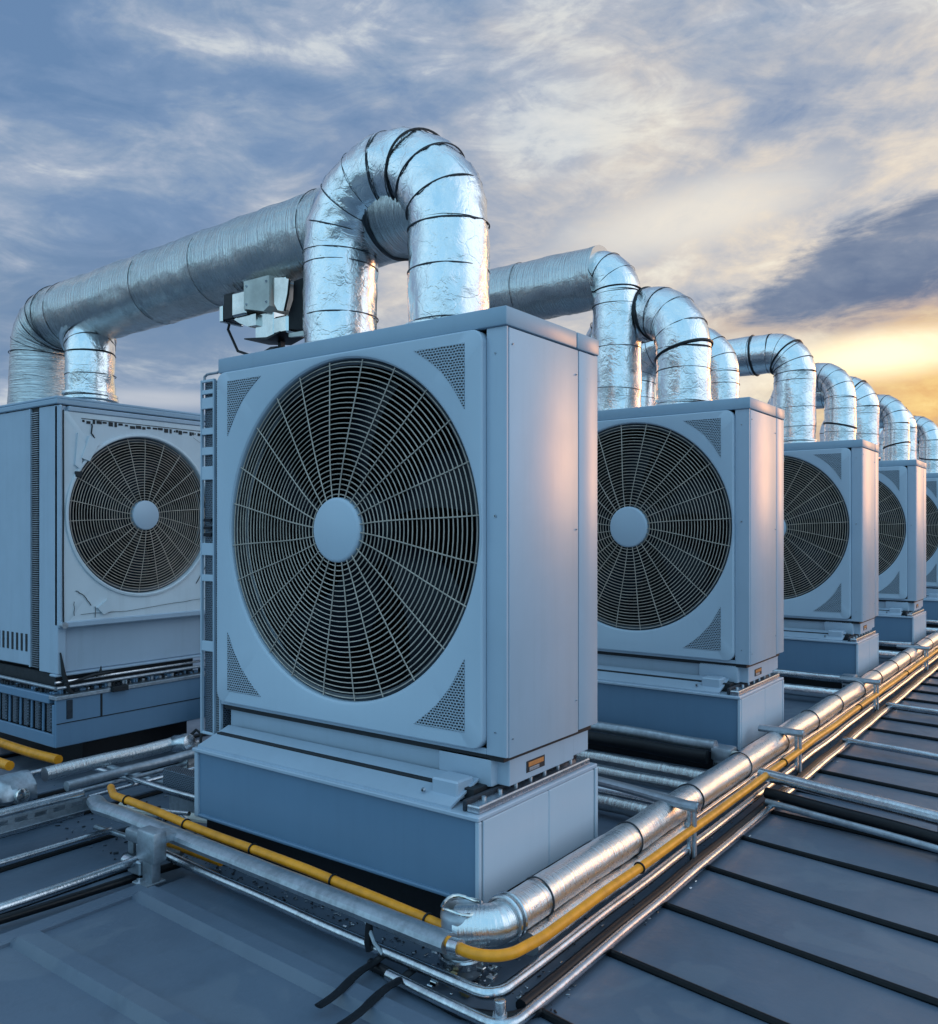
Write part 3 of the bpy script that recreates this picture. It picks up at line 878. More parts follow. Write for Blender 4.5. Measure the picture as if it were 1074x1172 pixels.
# second leg beside its elbow
a = empty('foil_duct', (-3.22, .40, top), label='short upright foil duct beside the elbow on the left condenser', cat='duct', group=GD)
duct(a, [(0, -.02, 0), (0, -.02, .34), (-.1, .02, .42)], .10, .138, gores=2, seed=8, wob=.05)
# ducts above the second unit
y2 = SY[1]
a = empty('foil_duct', (-.95, y2+.30, top), label='tall foil duct elbow on the second condenser with a run going left', cat='duct', group=GD)
duct(a, [(-.02, .0, 0), (-.02, .0, .945), (-.22, .0, .945)], .15, .158, gores=3, seed=11, step=.03, black=((1, .04, .005, .01),), collar=False)
duct(a, [(-.12, .0, .93), (-1.45, .0, .93), (-1.45, .0, -1.9)], .26, .205, 'foilw', gores=3, seed=13, step=.035, collar=False)
a = empty('foil_duct', (-.70, y2+.42, top), label='foil duct arch over the second condenser with a slanted black strap', cat='duct', group=GD)
duct(a, [(.18, -.1, 0), (.18, -.1, .66), (-.48, .1, .66), (-.48, .1, .0)], .28, .168, gores=4, seed=12, step=.035, black=((0, .97, .010, .05), (1, .95, .009, .02)))
a = empty('foil_duct', (-.81, 4.16, ZR), label='foil duct hoop standing on the roof behind the second condenser', cat='duct', group=GD)
duct(a, [(.0, 0, 0), (.0, 0, 2.82), (-.7, .0, 2.82), (-.7, .0, 0)], .26, .15, gores=4, seed=14, step=.06, nn=32)
def pair(x, y, k, lab1, lab2, h1=.86, h2=.70):
    a = empty('foil_duct', (x, y, top), label=lab1, cat='duct', group=GD)
    duct(a, [(0, 0, 0), (0, 0, h1), (-.90, .0, h1), (-.90, .0, 0)], .21, .178, gores=4, seed=20+k, step=.05, nn=32, black=((1, .55, .008, .02), (2, .3, .010, .01)))
    a = empty('foil_duct', (x+.27, y+.49, top), label=lab2, cat='duct', group=GD)
    duct(a, [(0, 0, -2), (0, 0, h2), (-.6, .3, h2), (-.6, .3, 0)], .24, .135, gores=4, seed=40+k, step=.05, nn=28, black=((0, .9, .009, .03),))
pair(-.63, SY[2]+.33, 0, 'foil duct arch with black straps over the third condenser', 'slimmer foil duct just right of the arch over the third condenser')
pair(-.60, SY[3]+.33, 1, 'foil duct arch over the fourth condenser', 'slimmer foil duct right of the arch over the fourth condenser', .84, .72)
pair(-.62, SY[4]+.33, 2, 'foil duct arch over the fifth condenser', 'slimmer foil duct right of the arch over the fifth condenser', .84, .74)
pair(-.62, SY[5]+.33, 3, 'foil duct arch over the last condenser at the picture edge', 'slimmer foil duct farthest in the row at the picture edge', .84, .76)

# bent sheet clamp hanging below the long duct
h = empty('duct_hanger', (-1.62, .36, 2.25), label='shiny bent sheet metal clamp hanging below the long duct, left of the arch', cat='hanger')
m = MB()
m.prism([(-.05, .12), (.13, .12), (.13, -.02), (.09, -.04), (-.02, -.015), (-.05, -.01)], 1, -.10, .06, M['cream'])
m.build('front_plate', h)
for bx, bz in ((-.03, .095), (.11, .095), (.11, .0), (-.03, .01)):
    m = MB(); screw(m, (bx, -.10, bz), 1, .008); m.build('bolt', h)
m = MB(); m.tube([(-.245, -.02, .0), (-.27, -.02, -.06), (-.22, .0, -.17), (-.05, .02, -.23), (.0, .0, -.33)], .007, M['black'], 8); m.build('cable', h)
m = MB()
m.box((-.155, -.09, -.03), (-.052, .05, .085), M['sheet'], .008)
m.box((-.23, -.08, -.035), (-.156, .04, .095), M['black'], .006)
m.box((-.255, -.085, -.04), (-.231, .045, .04), M['sheet'], .004)
m.prism([(-.17, -.032), (.0, -.032), (.0, -.085), (-.06, -.085), (-.12, -.06)], 1, -.07, .05, M['sheet'])
m.build('end_box', h)
m = MB()
pts = []
for k in range(13):
    t = k/12; pts.append((.10+.14*t, .11-.02*t-.15*math.sin(t*1.6)**2))
poly = pts+[(x+.002, z-.008) for x, z in pts[::-1]]
m.prism([(.131, .11), (.20, .10), (.245, .085), (.235, .02), (.21, -.055), (.17, -.045), (.145, -.01)], 1, -.085, -.072, M['sheet'])
m.box((-.03, -.05, -.15), (.10, .06, -.03), M['sheet'], .004)
m.box((.101, -.055, -.145), (.20, .05, -.06), M['sheet'], .010)
m.prism([(.24, .085), (.33, .09), (.345, .04), (.345, -.13), (.32, -.145), (.21, -.13), (.205, -.06), (.235, .0)], 1, -.05, .05, M['dark'])
m.build('bent_sheet', h)
m = MB(); m.prism([(.33, .10), (.44, .085), (.44, -.18), (.20, -.165), (.20, -.148), (.345, -.15), (.35, -.10)], 1, -.045, -.03, M['cream'])
m.build('back_plate', h)
m = MB(); m.prism([(-.06, -.150), (.10, -.172), (.19, -.150), (.19, -.144), (.10, -.160), (-.06, -.144)], 1, -.09, .06, M['black'])
m.prism([(.02, -.232), (.115, -.205), (.16, -.207), (.05, -.238)], 1, -.08, .05, M['black'])
m.box((.095, -.02, -.21), (.115, .01, -.165), M['black'], .002)
m.box((.12, -.03, -.33), (.135, .0, -.205), M['galv'], .001)
m.build('foot', h)
m = MB(); m.tube([(.1, .05, .11), (.1, .06, .2), (.1, .2, .26)], .008, M['galv'], 8); m.box((.03, -.03, .10), (.16, .12, .125), M['sheet'], .004)
m.build('saddle', h)

# ------------------------------------------------------------------ pipework
def pipe(name, pts, rad, r, mat, label, cat='pipe', group=None, n=16, wob=.02, step=.05, aspect=None, extra=None, wf=9.0):
    mb = MB(); P = flat(fillet(pts, rad, step)) if len(pts) > 2 else [Vector(pts[0]).lerp(Vector(pts[1]), k/max(1, int((Vector(pts[1])-Vector(pts[0])).length/step))) for k in range(int((Vector(pts[1])-Vector(pts[0])).length/step)+1)]
    o0 = P[0].copy()
    rd = random.Random(len(name)+int(r*1000)+int(abs(o0.x)*100))
    P = [p+Vector((noise.noise(p*2.3), noise.noise(p*2.3+Vector((9, 0, 0))), noise.noise(p*2.3+Vector((0, 7, 0)))))*r*(.22 if r < .04 else .06) for p in P]
    mb.tube([p-o0 for p in P], r, M[mat], n, wob=wob, wf=wf, aspect=aspect)
    o = mb.build(name, None, o0, angle=50)
    tag(o, label, cat, group)
    if extra: extra(o, P, o0)
    return o
GP = 'metal pipes along the condensers'
def jacket_bands(o, P, o0, r, gap, mat='tape', name='clamp_band', wr=.003, stop=9.0):
    mb = MB(); L = 0; nxt = gap*.6
    for a, b in zip(P[:-1], P[1:]):
        L += (b-a).length
        if L > nxt:
            mb = MB(); ring(mb, a-o0, b-a, r*1.01, M[mat], wr, r*.1); mb.build(name, o); nxt += gap
        if L > stop: break
# fat clad pipe on the right of the plinths
big = pipe('insulated_pipe', [(.035, -.315, .012), (.145, -.27, .03), (.15, -.05, .035), (.152, 26, .035)], [.05, .15], .060, 'clad', 'fat ribbed silver pipe running along the right side of the condenser plinths', 'pipe', GP, 28, .035, .04,
     extra=lambda o, P, o0: jacket_bands(o, P, o0, .062, .62))
em = MB()
for yy in (.085, .11): ring(em, Vector((.112, yy, .022)), (.05, 1, 0), .064, M['zinc'], .006)
em.build('elbow_clamp', big)
# corrugated sleeve below it
pipe('corrugated_pipe', [(.19, -.17, -.052), (.20, 20, -.052)], 0, .036, 'clad', 'thin ribbed foil pipe tucked under the fat silver pipe on the right', 'pipe', GP, 14, .09, .03, wf=26)
# yellow conduit: round the corner and away
def ties(o, P, o0, r=.0165, gap=.55):
    jacket_bands(o, P, o0, r*1.08, gap, 'black', 'cable_tie', .004, 14)
pipe('yellow_conduit', [(.055, -.405, .012), (.235, -.425, .0), (.262, -.20, .0), (.272, .9, .002), (.266, 26, .002)], [.12, .1, .3], .0165, 'yellow', 'yellow conduit bending round the front corner and running away along the pipes on the right', 'conduit', None, 12, .01, .03,
     extra=lambda o, P, o0: ties(o, P, o0, .0165, 1.7))
pipe('yellow_conduit', [(-2.02, -.205, .035), (-1.9, -.262, .035), (-1.35, -.282, .025), (-.62, -.305, .02), (.03, -.345, .012)], [.06, .3, .3], .0165, 'yellow', 'yellow conduit lying on the front rail before the largest condenser', 'conduit', None, 12, .01, .03,
     extra=lambda o, P, o0: ties(o, P, o0, .0165, .43))
pipe('yellow_conduit', [(-1.60, -.27, -.085), (-1.18, -.24, -.10)], .1, .018, 'yellow', 'short orange piece of conduit glimpsed under the front rail by the post', 'conduit', None, 10, .02, .04)
for j, (y_, lab) in enumerate(((-.16, 'yellow pipe under the left condenser, nearer one'), (.05, 'yellow pipe under the left condenser, farther one'))):
    pipe('yellow_conduit', [(-4.6, y_-.0, .0-.06), (-3.10+.10*j, y_+.02, -.06)], .1, .026, 'yellow', lab, 'conduit', None, 10, .01, .06)
# zinc pipes, right run
pipe('zinc_pipe', [(-.12, -.455, -.125), (.325, -.485, -.122), (.325, 1.1, -.118), (.30, 24, -.118)], [.06, .5], .0165, 'zinc', 'outermost thin zinc pipe of the right run, lying next to the roof seams', 'pipe', GP, 10, .02, .03)
pipe('zinc_pipe', [(.215, 1.0, -.01), (.218, 22, -.01)], .5, .010, 'zinc', 'thin zinc tube between the fat silver pipe and the yellow conduit', 'pipe', GP, 10, .03)
pipe('zinc_pipe', [(.07, 1.05, .02), (.062, 20, .02)], .5, .016, 'galv', 'dull thin pipe left of the fat silver pipe starting at the near bracket', 'pipe', GP, 10, .03)
pipe('black_cable', [(.290, -.36, -.125), (.285, 20, -.125)], .5, .020, 'black', 'black cable between the thin zinc pipes on the right', 'cable', None, 10, .05)
# lower front pipe turning the corner upward
pipe('zinc_pipe', [(-1.44, -.335, -.095), (-.25, -.392, -.1), (.243, -.425, -.088), (.247, .2, -.085), (.243, 24, -.085)], [.3, .055, .3], .0175, 'zinc', 'thin zinc pipe running below the front rail, round the front corner, away right', 'pipe', GP, 12, .02, .035)
v_ = empty('corner_fitting', (.285, -.455, ZR), label='upright zinc union joining the two thin pipes at the front corner', cat='fitting')
m = MB(); m.cyl((0, 0, 0), (0, 0, .085), .016, M['zinc'], 14, bev=.003); m.cyl((0, 0, .028), (0, 0, .046), .022, M['galv'], 6); m.build('union', v_)
m = MB(); m.box((-.035, -.03, 0), (.035, .02, .006), M['galv'], .002); m.build('foot', v_)
pipe('black_cable', [(-.22, -.425, -.133), (.0, -.45, -.135), (.16, -.47, -.135), (.285, -.42, -.133), (.33, -.33, -.135)], .06, .016, 'black', 'black hose bending round the front corner on the roof', 'cable', None, 10, .05, .04)
# left pipes going toward the viewer
pipe('zinc_pipe', [(-1.44, -.335, -.095), (-1.46, -4, -.095)], 0, .019, 'zinc', 'zinc pipe at the lower left leading from the post to the left picture edge', 'pipe', GP, 12, .03)
pipe('zinc_pipe', [(-1.86, -.30, -.10), (-1.90, -4, -.10)], 0, .014, 'zinc', 'thinner zinc pipe between the slotted channel and the lower left pipe', 'pipe', GP, 12, .03)
pipe('black_cable', [(-1.42, -.24, -.16), (-1.52, -1.0, -.165), (-1.49, -4, -.165)], .3, .016, 'black', 'black cable lying on the roof beside the lower left pipe', 'cable', None, 10, .05)
pipe('insulated_pipe', [(-2.43, -.30, .04), (-2.455, .50, .045)], 0, .034, 'clad', 'ribbed silver pipe between the left condenser and the slotted channel', 'pipe', GP, 14, .05, .03)
pipe('galvanised_bar', [(-2.27, -.28, .01), (-2.30, .52, .01)], 0, .024, 'galv', 'flat galvanised bar beside the ribbed silver pipe at the left', 'bar', None, 8, .03, .05)
pipe('zinc_pipe', [(-2.30, .50, .03), (-1.95, .32, -.02), (-1.60, .14, -.05)], .2, .020, 'zinc', 'zinc pipe slanting from the left toward the plinth of the largest condenser', 'pipe', GP, 12, .03)
pipe('zinc_pipe', [(-2.28, .52, .05), (-2.0, .56, .06), (-1.5, .68, .06)], .2, .016, 'zinc', 'thin zinc pipe passing behind the plinth of the largest condenser at its left', 'pipe', GP, 12, .03)
# slotted channel at the left
c = empty('slotted_channel', (-2.12, -1.4, .0), label='slotted galvanised channel with silver top edge at the left picture edge', cat='channel')
m = MB()
m.box((-.045, -2.4, -.055), (-.040, 1.15, .0), M['galv'], 0); m.box((.040, -2.4, -.055), (.045, 1.15, -.03), M['galv'], 0)
m.box((.040, -2.4, -.010), (.045, 1.15, .0), M['galv'], 0)
k = 0; y = -2.35
rd = random.Random(9)
while y < 1.1:
    m.box((.040, y, -.0295), (.045, y+.03, -.0105), M['galv'], 0); y += .03+.052
m.box((-.05, -2.4, -.060), (.05, 1.15, -.0555), M['galv'], .001)
m.build('channel_body', c)
m = MB(); m.tube([(.02, -2.4+.1*i, .012) for i in range(36)], .024, M['zinc'], 12, wob=.03, wf=12)
m.build('top_tube', c)
m = MB(); m.tube([(.03, -2.4+.1*i, -.068) for i in range(36)], .014, M['zinc'], 10, wob=.03, wf=12)
m.build('bottom_tube', c)
# front rail with its posts
f = empty('front_rail', (-.9, -.36, .012), label='galvanised front rail before the largest condenser, carrying the yellow conduit', cat='rail')
m = MB(); P = []
for i in range(45):
    t = i/44; x = -1.14+2.11*t
    P.append((x, .04-.08*t if t > .06 else .09-.83*t+.0, -.028+.018*math.sin(min(1, t*6)*1.57)))
m.tube(P, .034, M['galv'], 12, wob=.03, wf=8, aspect=(.85, 1.15)); m.build('rail_tube', f)
m = MB(); m.cyl((.985, -.05, -.008), (1.02, -.052, -.004), .024, M['zinc'], 12); m.build('rail_end', f)
m = MB()
m.box((-.705, -.035, -.075), (-.575, .005, -.022), M['galv'], .012, 2)
m.box((-.690, -.030, ZR-.015+.02), (-.655, .0, -.07), M['galv'], .005); m.box((-.630, -.032, ZR+.022), (-.605, .0, -.07), M['galv'], .005)
m.box((-.70, -.05, ZR-.025+.02), (-.58, .02, ZR+.03), M['grit'], .006)
m.build('post', f)
m = MB(); P = [(.66, -.045, -.03), (.66, -.052, -.09), (.665, -.05, -.115)]
m.tube(P, .012, M['black'], 10); m.build('post', f)
m = MB(); m.tube([(.645, -.048, -.02), (.685, -.05, -.085), (.72, -.05, -.11)], .007, M['galv'], 8); m.build('post', f)

# tall galvanised stand post at the left front
p = empty('pipe_support', (-1.33, -.44, ZR), label='battered galvanised support post under the left end of the front rail', cat='support')
m = MB()
m.box((-.032, -.03, .0), (.032, .01, .185), M['galv'], .006, 2)
m.box((-.058, -.038, .085), (.055, .022, .205), M['galv'], .010, 2)
m.box((-.050, .0221, .150), (.045, .10, .178), M['galv'], .004)
m.build('post', p)
m = MB(); m.box((-.055, -.06, -.0), (.035, .03, .010), M['galv'], .003); m.cyl((-.03, -.045, .01), (-.03, -.045, .02), .009, M['zinc'], 8)
m.build('base_plate', p)
m = MB(); m.box((-.15, -.02, .01), (-.065, .05, .065), M['galv'], .006); m.cyl((-.16, -.02, .055), (-.12, -.02, .055), .022, M['zinc'], 12)
m.build('clip_box', p)

# ------------------------------------------------------------------ brackets over the right run
def bracket(x0, x1, y, z, lab, posty=0, n=1, dy=0.0, foot=True):
    b = empty('pipe_bracket', (x1, y, ZR), label=lab, cat='bracket', group='brackets holding the pipe run')
    z -= ZR
    m = MB()
    m.tube([(x0-x1, dy, z), ((x0-x1)*.5, dy*.5, z+.002), (-.03, 0, z), (.03, 0, z)], .030, M['galv'], 12, aspect=(.62, 1.1)); m.build('cross_arm', b)
    m = MB(); m.box((-.012, -.014, 0), (.004, .014, z-.012), M['zinc'], .003); m.build('post', b)
    m = MB(); m.box((.010, -.012, 0), (.022, .012, z-.012), M['galv'], .003); m.build('post', b)
    m = MB(); m.cyl((.028, 0, z), (.036, 0, z), .02, M['zinc'], 12); m.build('end_plug', b)
    return b
bracket(-.30, .262, .93, .092, 'nearest pipe bracket with flat cross arm and two short posts', dy=.1)
bracket(.06, .262, 2.42, .100, 'second pipe bracket, by the plinth of the second condenser')
bracket(.02, .262, 4.4, .092, 'third pipe bracket along the right pipe run')
bracket(.02, .262, 6.6, .092, 'farthest pipe bracket along the right pipe run')
# pipe crossing to the right picture edge
pipe('zinc_pipe', [(.235, 1.885, -.005), (3.5, 1.10, -.02)], 0, .030, 'zinc', 'thick zinc pipe leading from the pipe run to the right picture edge', 'pipe', GP, 16, .01)
pipe('zinc_pipe', [(.30, 1.77, -.10), (3.5, .98, -.11)], 0, .016, 'galv', 'thin dull pipe lying on the roof under the thick crossing pipe at right', 'pipe', GP, 12, .02)
pipe('black_cable', [(.28, 1.83, -.075), (3.5, 1.04, -.085)], 0, .026, 'black', 'black hose under the thick zinc pipe that crosses to the right edge', 'cable', None, 12, .02)
pipe('zinc_pipe', [(.30, 3.28, -.10), (5, 2.3, -.115)], 0, .020, 'zinc', 'farther zinc pipe crossing to the right edge behind the thick one', 'pipe', GP, 12, .02)
pipe('zinc_pipe', [(.30, 4.6, -.10), (5, 3.7, -.115)], 0, .020, 'zinc', 'farthest zinc pipe crossing to the right edge', 'pipe', GP, 12, .02)
v = MB(); v.box((-.03, -.03, -.0), (.03, .03, .13), M['zinc'], .008, 2); v.cyl((0, 0, .13), (0, 0, .165), .028, M['galv'], 14); v.cyl((-.005, -.03, .07), (-.005, -.05, .07), .018, M['black'], 12)
o = v.build('valve', None, U(1083, 968, ZR)); tag(o, 'small silver valve at the right picture edge beside the thick crossing pipe', 'valve')

# pipes behind and between the first two units
pipe('zinc_pipe', [(-1.9, 2.12, .055), (-.06, 2.08, .050)], 0, .032, 'galv', 'dark glossy pipe in front of the plinth of the second condenser', 'pipe', GP, 16, .01)
pipe('black_cable', [(-1.9, 2.06, -.0), (-.08, 2.02, -.0)], 0, .036, 'black', 'black hose under the glossy pipe before the second condenser', 'cable', None, 14, .02)
pipe('insulated_pipe', [(-1.9, 1.86, -.06), (.05, 1.84, -.06)], 0, .036, 'foilw', 'dull foil pipe on the roof between the first and second condenser, farther one', 'pipe', GP, 18, .08, .03)
for k_, (y_, z_, r_0, mt_, lb_) in enumerate(((1.70, -.07, .022, 'zinc', 'bright thin pipe, farthest of three between the first and second condenser'), (1.60, -.05, .030, 'foilw', 'foil wrapped pipe, middle of three between the first and second condenser'), (1.48, -.075, .020, 'galv', 'dull thin pipe, nearest of three between the first and second condenser'), (1.39, -.08, .026, 'zinc', 'zinc pipe low on the roof a little behind the nearest cross arm'))):
    pipe('zinc_pipe' if mt_ != 'foilw' else 'insulated_pipe', [(-1.9, y_+.03, z_), (.06, y_, z_)], 0, r_0, mt_, lb_, 'pipe', GP, 14, .03, .04)
pipe('insulated_pipe', [(-1.9, 1.28, -.09), (.02, 1.26, -.09)], 0, .036, 'foilw', 'wrinkled foil pipe just behind the nearest cross arm', 'pipe', GP, 18, .08, .03)
pipe('insulated_pipe', [(-1.9, .80, -.10), (.05, .80, -.10)], 0, .03, 'galv', 'foil pipe end just behind the plinth of the largest condenser', 'pipe', GP, 18, .08, .03)
for k, (yy, lb) in enumerate(((SY[2]-.36, 'third'), (SY[3]-.36, 'fourth'), (SY[4]-.36, 'fifth'))):
    pipe('zinc_pipe', [(-1.6, yy, .02), (.02, yy-.02, .02)], 0, .030, 'zinc', f'pipe in front of the plinth of the {lb} condenser', 'pipe', GP, 12, .01)
    pipe('insulated_pipe', [(-1.6, yy-.22, -.07), (.04, yy-.24, -.07)], 0, .045, 'foil', f'foil pipe on the roof before the {lb} condenser', 'pipe', GP, 12, .06)
# junction device at the end of the glossy pipe
def device(loc, lab):
    d = empty('pipe_junction', loc, label=lab, cat='junction box', group='junction boxes at the pipe ends')
    m = MB(); m.box((-.05, -.05, 0), (.04, .04, .17), M['galv'], .012, 2); m.box((-.06, -.056, .13), (.05, .05, .20), M['galv'], .012, 2); m.build('box', d)
    m = MB(); m.box((.045, -.05, .11), (.085, -.01, .19), M['cream'], .01, 2); m.build('plug', d)
    m = MB(); m.tube([(-.03, -.06, .12), (-.03, -.085, .08), (-.02, -.08, .0)], .009, M['black'], 8); m.build('hose', d)
    return d
device((-.02, 2.10, ZR), 'battered junction box at the lower front corner of the second condenser plinth')
device((-.02, SY[2]-.33, ZR), 'battered junction box before the third condenser plinth')

# crushed foil sleeve at the front corner of the large plinth
e = empty('foil_sleeve', (.04, -.30, ZR), label='crushed clear-wrapped foil pipe end standing at the front corner of the big plinth', cat='pipe end')
m = MB()
P = [(0, 0, .02+.01*k) for k in range(21)]
m.tube(P, [.060+.002*math.sin(k*1.9)+.005*math.sin(k*.5) for k in range(21)], M['galv'], 28, wob=.09, wf=12, caps=False)
m.tube([(0, 0, .214-.012*k) for k in range(8)], [.055-.001*k for k in range(8)], M['galv'], 24, wob=.09, wf=12, caps=False)
m.tube([(.0, .0, .219+.0), (.0, .0, .222)], .061, M['sheet'], 24, caps=False, wob=.15, wf=14)
m.cyl((0, 0, .12), (0, 0, .165), .05, M['brass'], 20)
ringpts = [(.060*math.cos(a_*.3), .060*math.sin(a_*.3), .220+.006*math.sin(a_*.9)) for a_ in range(21)]
m.tube(ringpts, .0055, M['sheet'], 8, closed=True, wob=.1, wf=30)
m.build('sleeve', e)
m = MB(); m.lathe([(.066, .05), (.072, .055), (.072, .075), (.067, .08)], M['zinc'], 24, axis='z')
m.build('clamp', e)
m = MB(); rd = random.Random(5)
for k in range(26):
    a_ = rd.uniform(-2.4, .6); q = rd.uniform(.07, .12); z = rd.uniform(.0, .09)
    x, y = q*math.cos(a_), q*math.sin(a_)
    s_ = rd.uniform(.006, .018)
    m.box((x, y, z), (x+s_*1.4, y+s_, z+s_*.8), M[rd.choice(['brass', 'zinc', 'grit', 'sheet', 'foil'])], .002)
tag(m.build('scrap', e), kind='stuff')

# ------------------------------------------------------------------ clutter at the left
hs = MB()
for k in range(3):
    P = [((.16-.012*k)*math.cos(a_*.2), (.11-.01*k)*math.sin(a_*.2), .02*k+.006*math.sin(a_*.4)) for a_ in range(32)]
    hs.tube([tuple(q) for q in P[:31]], .015, M['hose'], 10, closed=True)
o = hs.build('hose_coil', None, (-2.02, .62, .03)); tag(o, 'pale coiled hose between the left condenser and the big plinth', 'hose')
for k, (x, y, lab) in enumerate(((-2.30, .36, 'silver flange joint at the end of the ribbed pipe on the left'),)):
    d = empty('pipe_flange', (x-.1, y+.12, ZR), label=lab, cat='flange')
    m = MB(); m.box((-.03, -.05, 0), (.05, .05, .20), M['sheet'], .01, 2); m.build('post', d)
    m = MB(); m.cyl((-.05, -.06, .19), (.06, -.04, .21), .045, M['zinc'], 16, bev=.006); m.build('collar', d)
    m = MB(); m.tube([(-.04, .02, .21), (-.01, .05, .25), (.05, .04, .24), (.07, .02, .20)], .008, M['black'], 8); m.build('cable', d)
j = empty('junction_box', (-2.50, -.48, ZR), label='crumpled foil wrapped box at the left edge below the left condenser', cat='junction box')
m = MB(); m.tube([(0, -.14+.02*k, .14) for k in range(15)], .085, M['galv'], 20, wob=.22, wf=12, aspect=(.8, 1.1)); m.build('box_body', j)
m = MB(); m.box((-.06, -.10, 0), (.06, .10, .08), M['galv'], .01); m.build('foot', j)
m = MB(); m.cyl((.05, .05, .12), (.12, .06, .13), .035, M['sheet'], 14, bev=.005); m.build('outlet', j)
# perforated grit coloured block under the coil guard
d = empty('mesh_block', (-1.83, .10, ZR), label='perforated dark blue metal block left of the big plinth, behind the front rail', cat='block')
m = MB(); m.box((-.22, -.02, .08), (.03, .05, .20), M['coil'], .004); m.build('block_body', d)
m = MB(); m.box((-.20, .0, 0), (.0, .04, .0795), M['galv'], .004); m.build('foot', d)
d = empty('mesh_block', (-1.53, -.02, ZR), label='perforated block standing against the left end of the big plinth', cat='block')
m = MB(); m.box((-.03, .0, 0), (.035, .20, .22), M['coil'], .004); m.build('block_body', d)
m = MB(); m.tube([(-.20, -.12, .02), (-.18, -.12, .11), (-.10, -.10, .12), (-.01, -.06, .05)], .008, M['zinc'], 8); m.tube([(-.24, -.10, .07), (-.10, -.11, .11)], .006, M['zinc'], 8); m.build('wire_hoop', d)
m = MB(); m.prism([(0, 0), (.62, .16), (.64, .10), (.06, -.06)], 2, ZR+.085, ZR+.095, M['cream'])
o = m.build('loose_board', None, (-2.05, -.14, 0)); tag(o, 'loose beige board lying behind the front rail at the left', 'board')
# motor box and ribbed duct behind, by the left plinth's right end
d = empty('pump_box', (-2.72, 1.02, ZR), label='dark pump box by the right end of the left condenser plinth', cat='pump')
m = MB(); m.box((-.10, -.12, .18), (.16, .16, .34), M['grit'], .012, 2)
for k in range(5): m.box((-.13, -.11+.05*k, .20), (-.10, -.085+.05*k, .32), M['galv'], .003)
m.build('housing', d)
m = MB(); m.cyl((.0, .05, .34), (.0, .05, .47), .07, M['plinth'], 18, .05, .008); m.build('cylinder', d)
m = MB(); m.box((-.08, -.1, 0), (.12, .12, .1795), M['black'], .004); m.build('foot', d)
m = MB(); m.tube([(.10, .0, .30), (.18, -.02, .36), (.22, .05, .46), (.16, .12, .50)], .012, M['galv'], 10); m.build('pipe_elbow', d)
# stacked shelf rack seen between the left unit and the coil guard
d = empty('service_rack', (-2.62, 1.02+.24, ZR), label='slim metal rack with small black boxes right of the left condenser', cat='rack')
m = MB()
for x in (-.02, .14): m.box((x, 0, .0), (x+.012, .012, .98), M['galv'], .002); m.box((x, .2, .0), (x+.012, .212, .98), M['galv'], .002)
for z in (.55, .66, .78, .90, .97): m.box((-.02, .0, z), (.152, .212, z+.008), M['galv'], .002)
m.build('frame', d)
for z in (.56, .672, .79): 
    m = MB(); m.box((.0, .02, z), (.13, .19, z+.085), M['black'], .006); m.build('box', d)

# small bits of foil and grit that gather along the pipe runs
def litter(name, label, n, fx, seed, mats, smin=.002, smax=.007):
    rd = random.Random(seed); m = MB()
    for k in range(n):
        x, y, z = fx(rd); s_ = rd.uniform(smin, smax); a_ = rd.uniform(0, 3.14)
        X = Matrix.Translation((x, y, z)) @ Matrix.Rotation(a_, 4, 'Z') @ Matrix.Rotation(rd.uniform(-.5, .5), 4, 'X')
        m.box((-s_*rd.uniform(.5, 1.6), -s_*.5, 0), (s_, s_*.5, s_*rd.uniform(.15, .7)), M[rd.choice(mats)], .001, 1, X)
    o = m.build(name); tag(o, label, 'debris', kind='stuff'); return o
litter('pipe_debris', 'bits of foil and grit lying between the pipes', 420, lambda r: (r.uniform(.08, .36), -.3+7*r.random()**1.6, ZR+.002), 1, ['grit', 'zinc', 'foil', 'black', 'galv'])
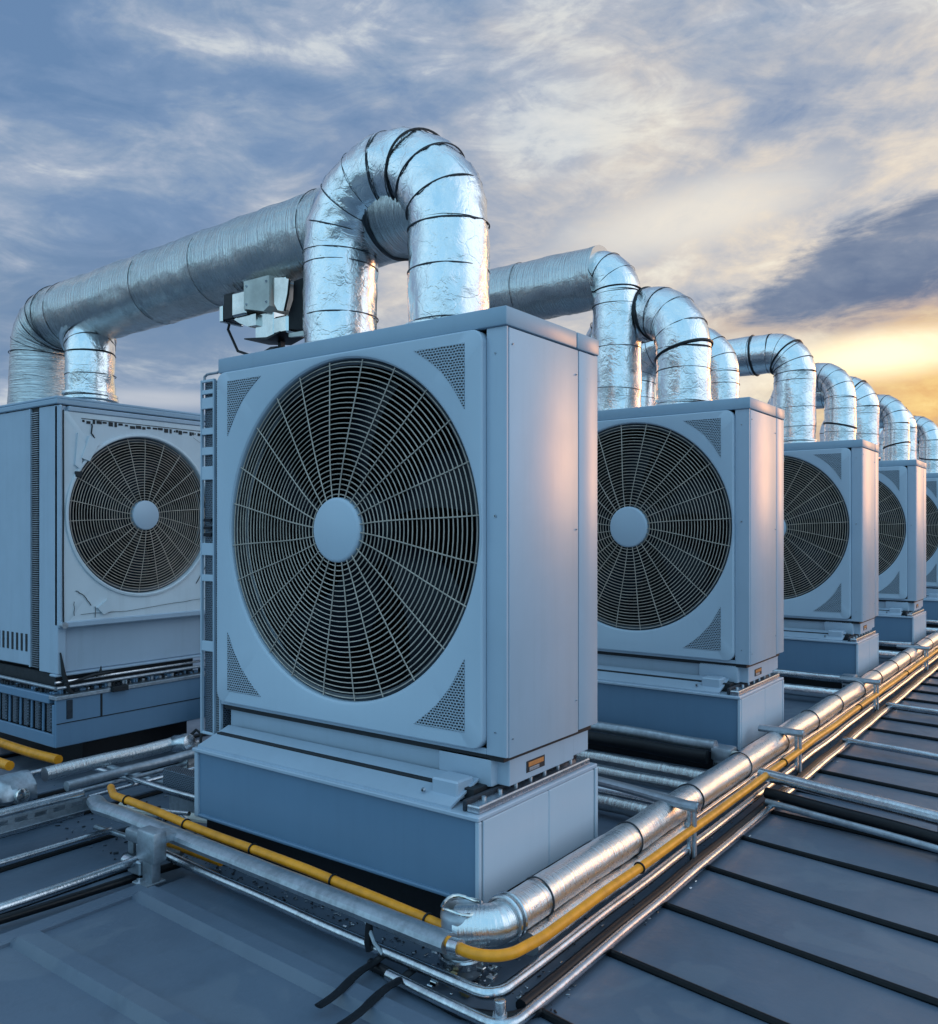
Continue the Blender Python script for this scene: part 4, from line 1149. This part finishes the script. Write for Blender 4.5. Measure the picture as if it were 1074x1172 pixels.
litter('front_debris', 'dark grit and foil scraps in the gap before the plinth', 420, lambda r: (r.uniform(-1.7, .1), r.uniform(-.30, -.15), ZR+.004), 2, ['grit', 'black', 'zinc', 'grit', 'galv'])
litter('left_debris', 'scraps of foil and grit between the pipes at the left', 420, lambda r: (r.uniform(-3.0, -1.5), r.uniform(-.35, 1.1), ZR-.043), 3, ['grit', 'black', 'grit', 'galv', 'grit'], .003, .010)
# straps across the lower roof panel
for k, (A, B, lab) in enumerate((((446, 1086), (364, 1153), 'black strap on the roof below the front rail, upper of the two'), ((478, 1104), (388, 1176), 'black strap on the roof below the front rail, lower of the two'))):
    a_ = U(*A, ZR+.037); b_ = U(*B, ZR+.037); mid = a_.lerp(b_, .5)
    s_ = MB(); P = [a_.lerp(b_, t/10)+Vector((.006*math.sin(t), .004*math.cos(t*1.3), 0))-mid for t in range(11)]
    s_.tube(P, .015, M['black'], 10, wob=.12, wf=20, aspect=(.3, 1.0))
    o = s_.build('rubber_strap', None, mid); tag(o, lab, 'strap', 'straps on the roof below the rail')

# more thin pipes in the clutter on the left
for pts_, r_1, mt_, lb_ in (
    ([(-2.22, -.20, -.05), (-2.24, 1.1, -.05)], .011, 'zinc', 'thin zinc tube in the clutter left of the big plinth, right of the flat bar'),
    ([(-2.36, -.30, -.06), (-2.38, .9, -.06)], .012, 'galv', 'dull thin tube in the clutter between flat bar and ribbed pipe'),
    ([(-2.62, -2.6, .0), (-2.64, .02, .0)], .016, 'zinc', 'zinc tube at the far left edge, beyond the slotted channel'),
    ([(-2.75, .02, -.02), (-1.56, .06, -.03)], .013, 'zinc', 'thin tube crossing under the ribbed pipe toward the big plinth'),
    ([(-2.75, .22, -.09), (-1.56, .25, -.09)], .016, 'galv', 'dull pipe crossing low on the roof left of the big plinth'),
    ([(-2.05, -.16, -.07), (-1.56, -.12, -.02)], .010, 'zinc', 'short thin tube behind the front rail, left of the plinth'),
    ([(-1.98, -.30, -.11), (-1.40, -.27, -.11)], .012, 'galv', 'short dull tube low behind the support post')):
    pipe('zinc_pipe', pts_, 0, r_1, mt_, lb_, 'pipe', GP, 10, .03, .04)
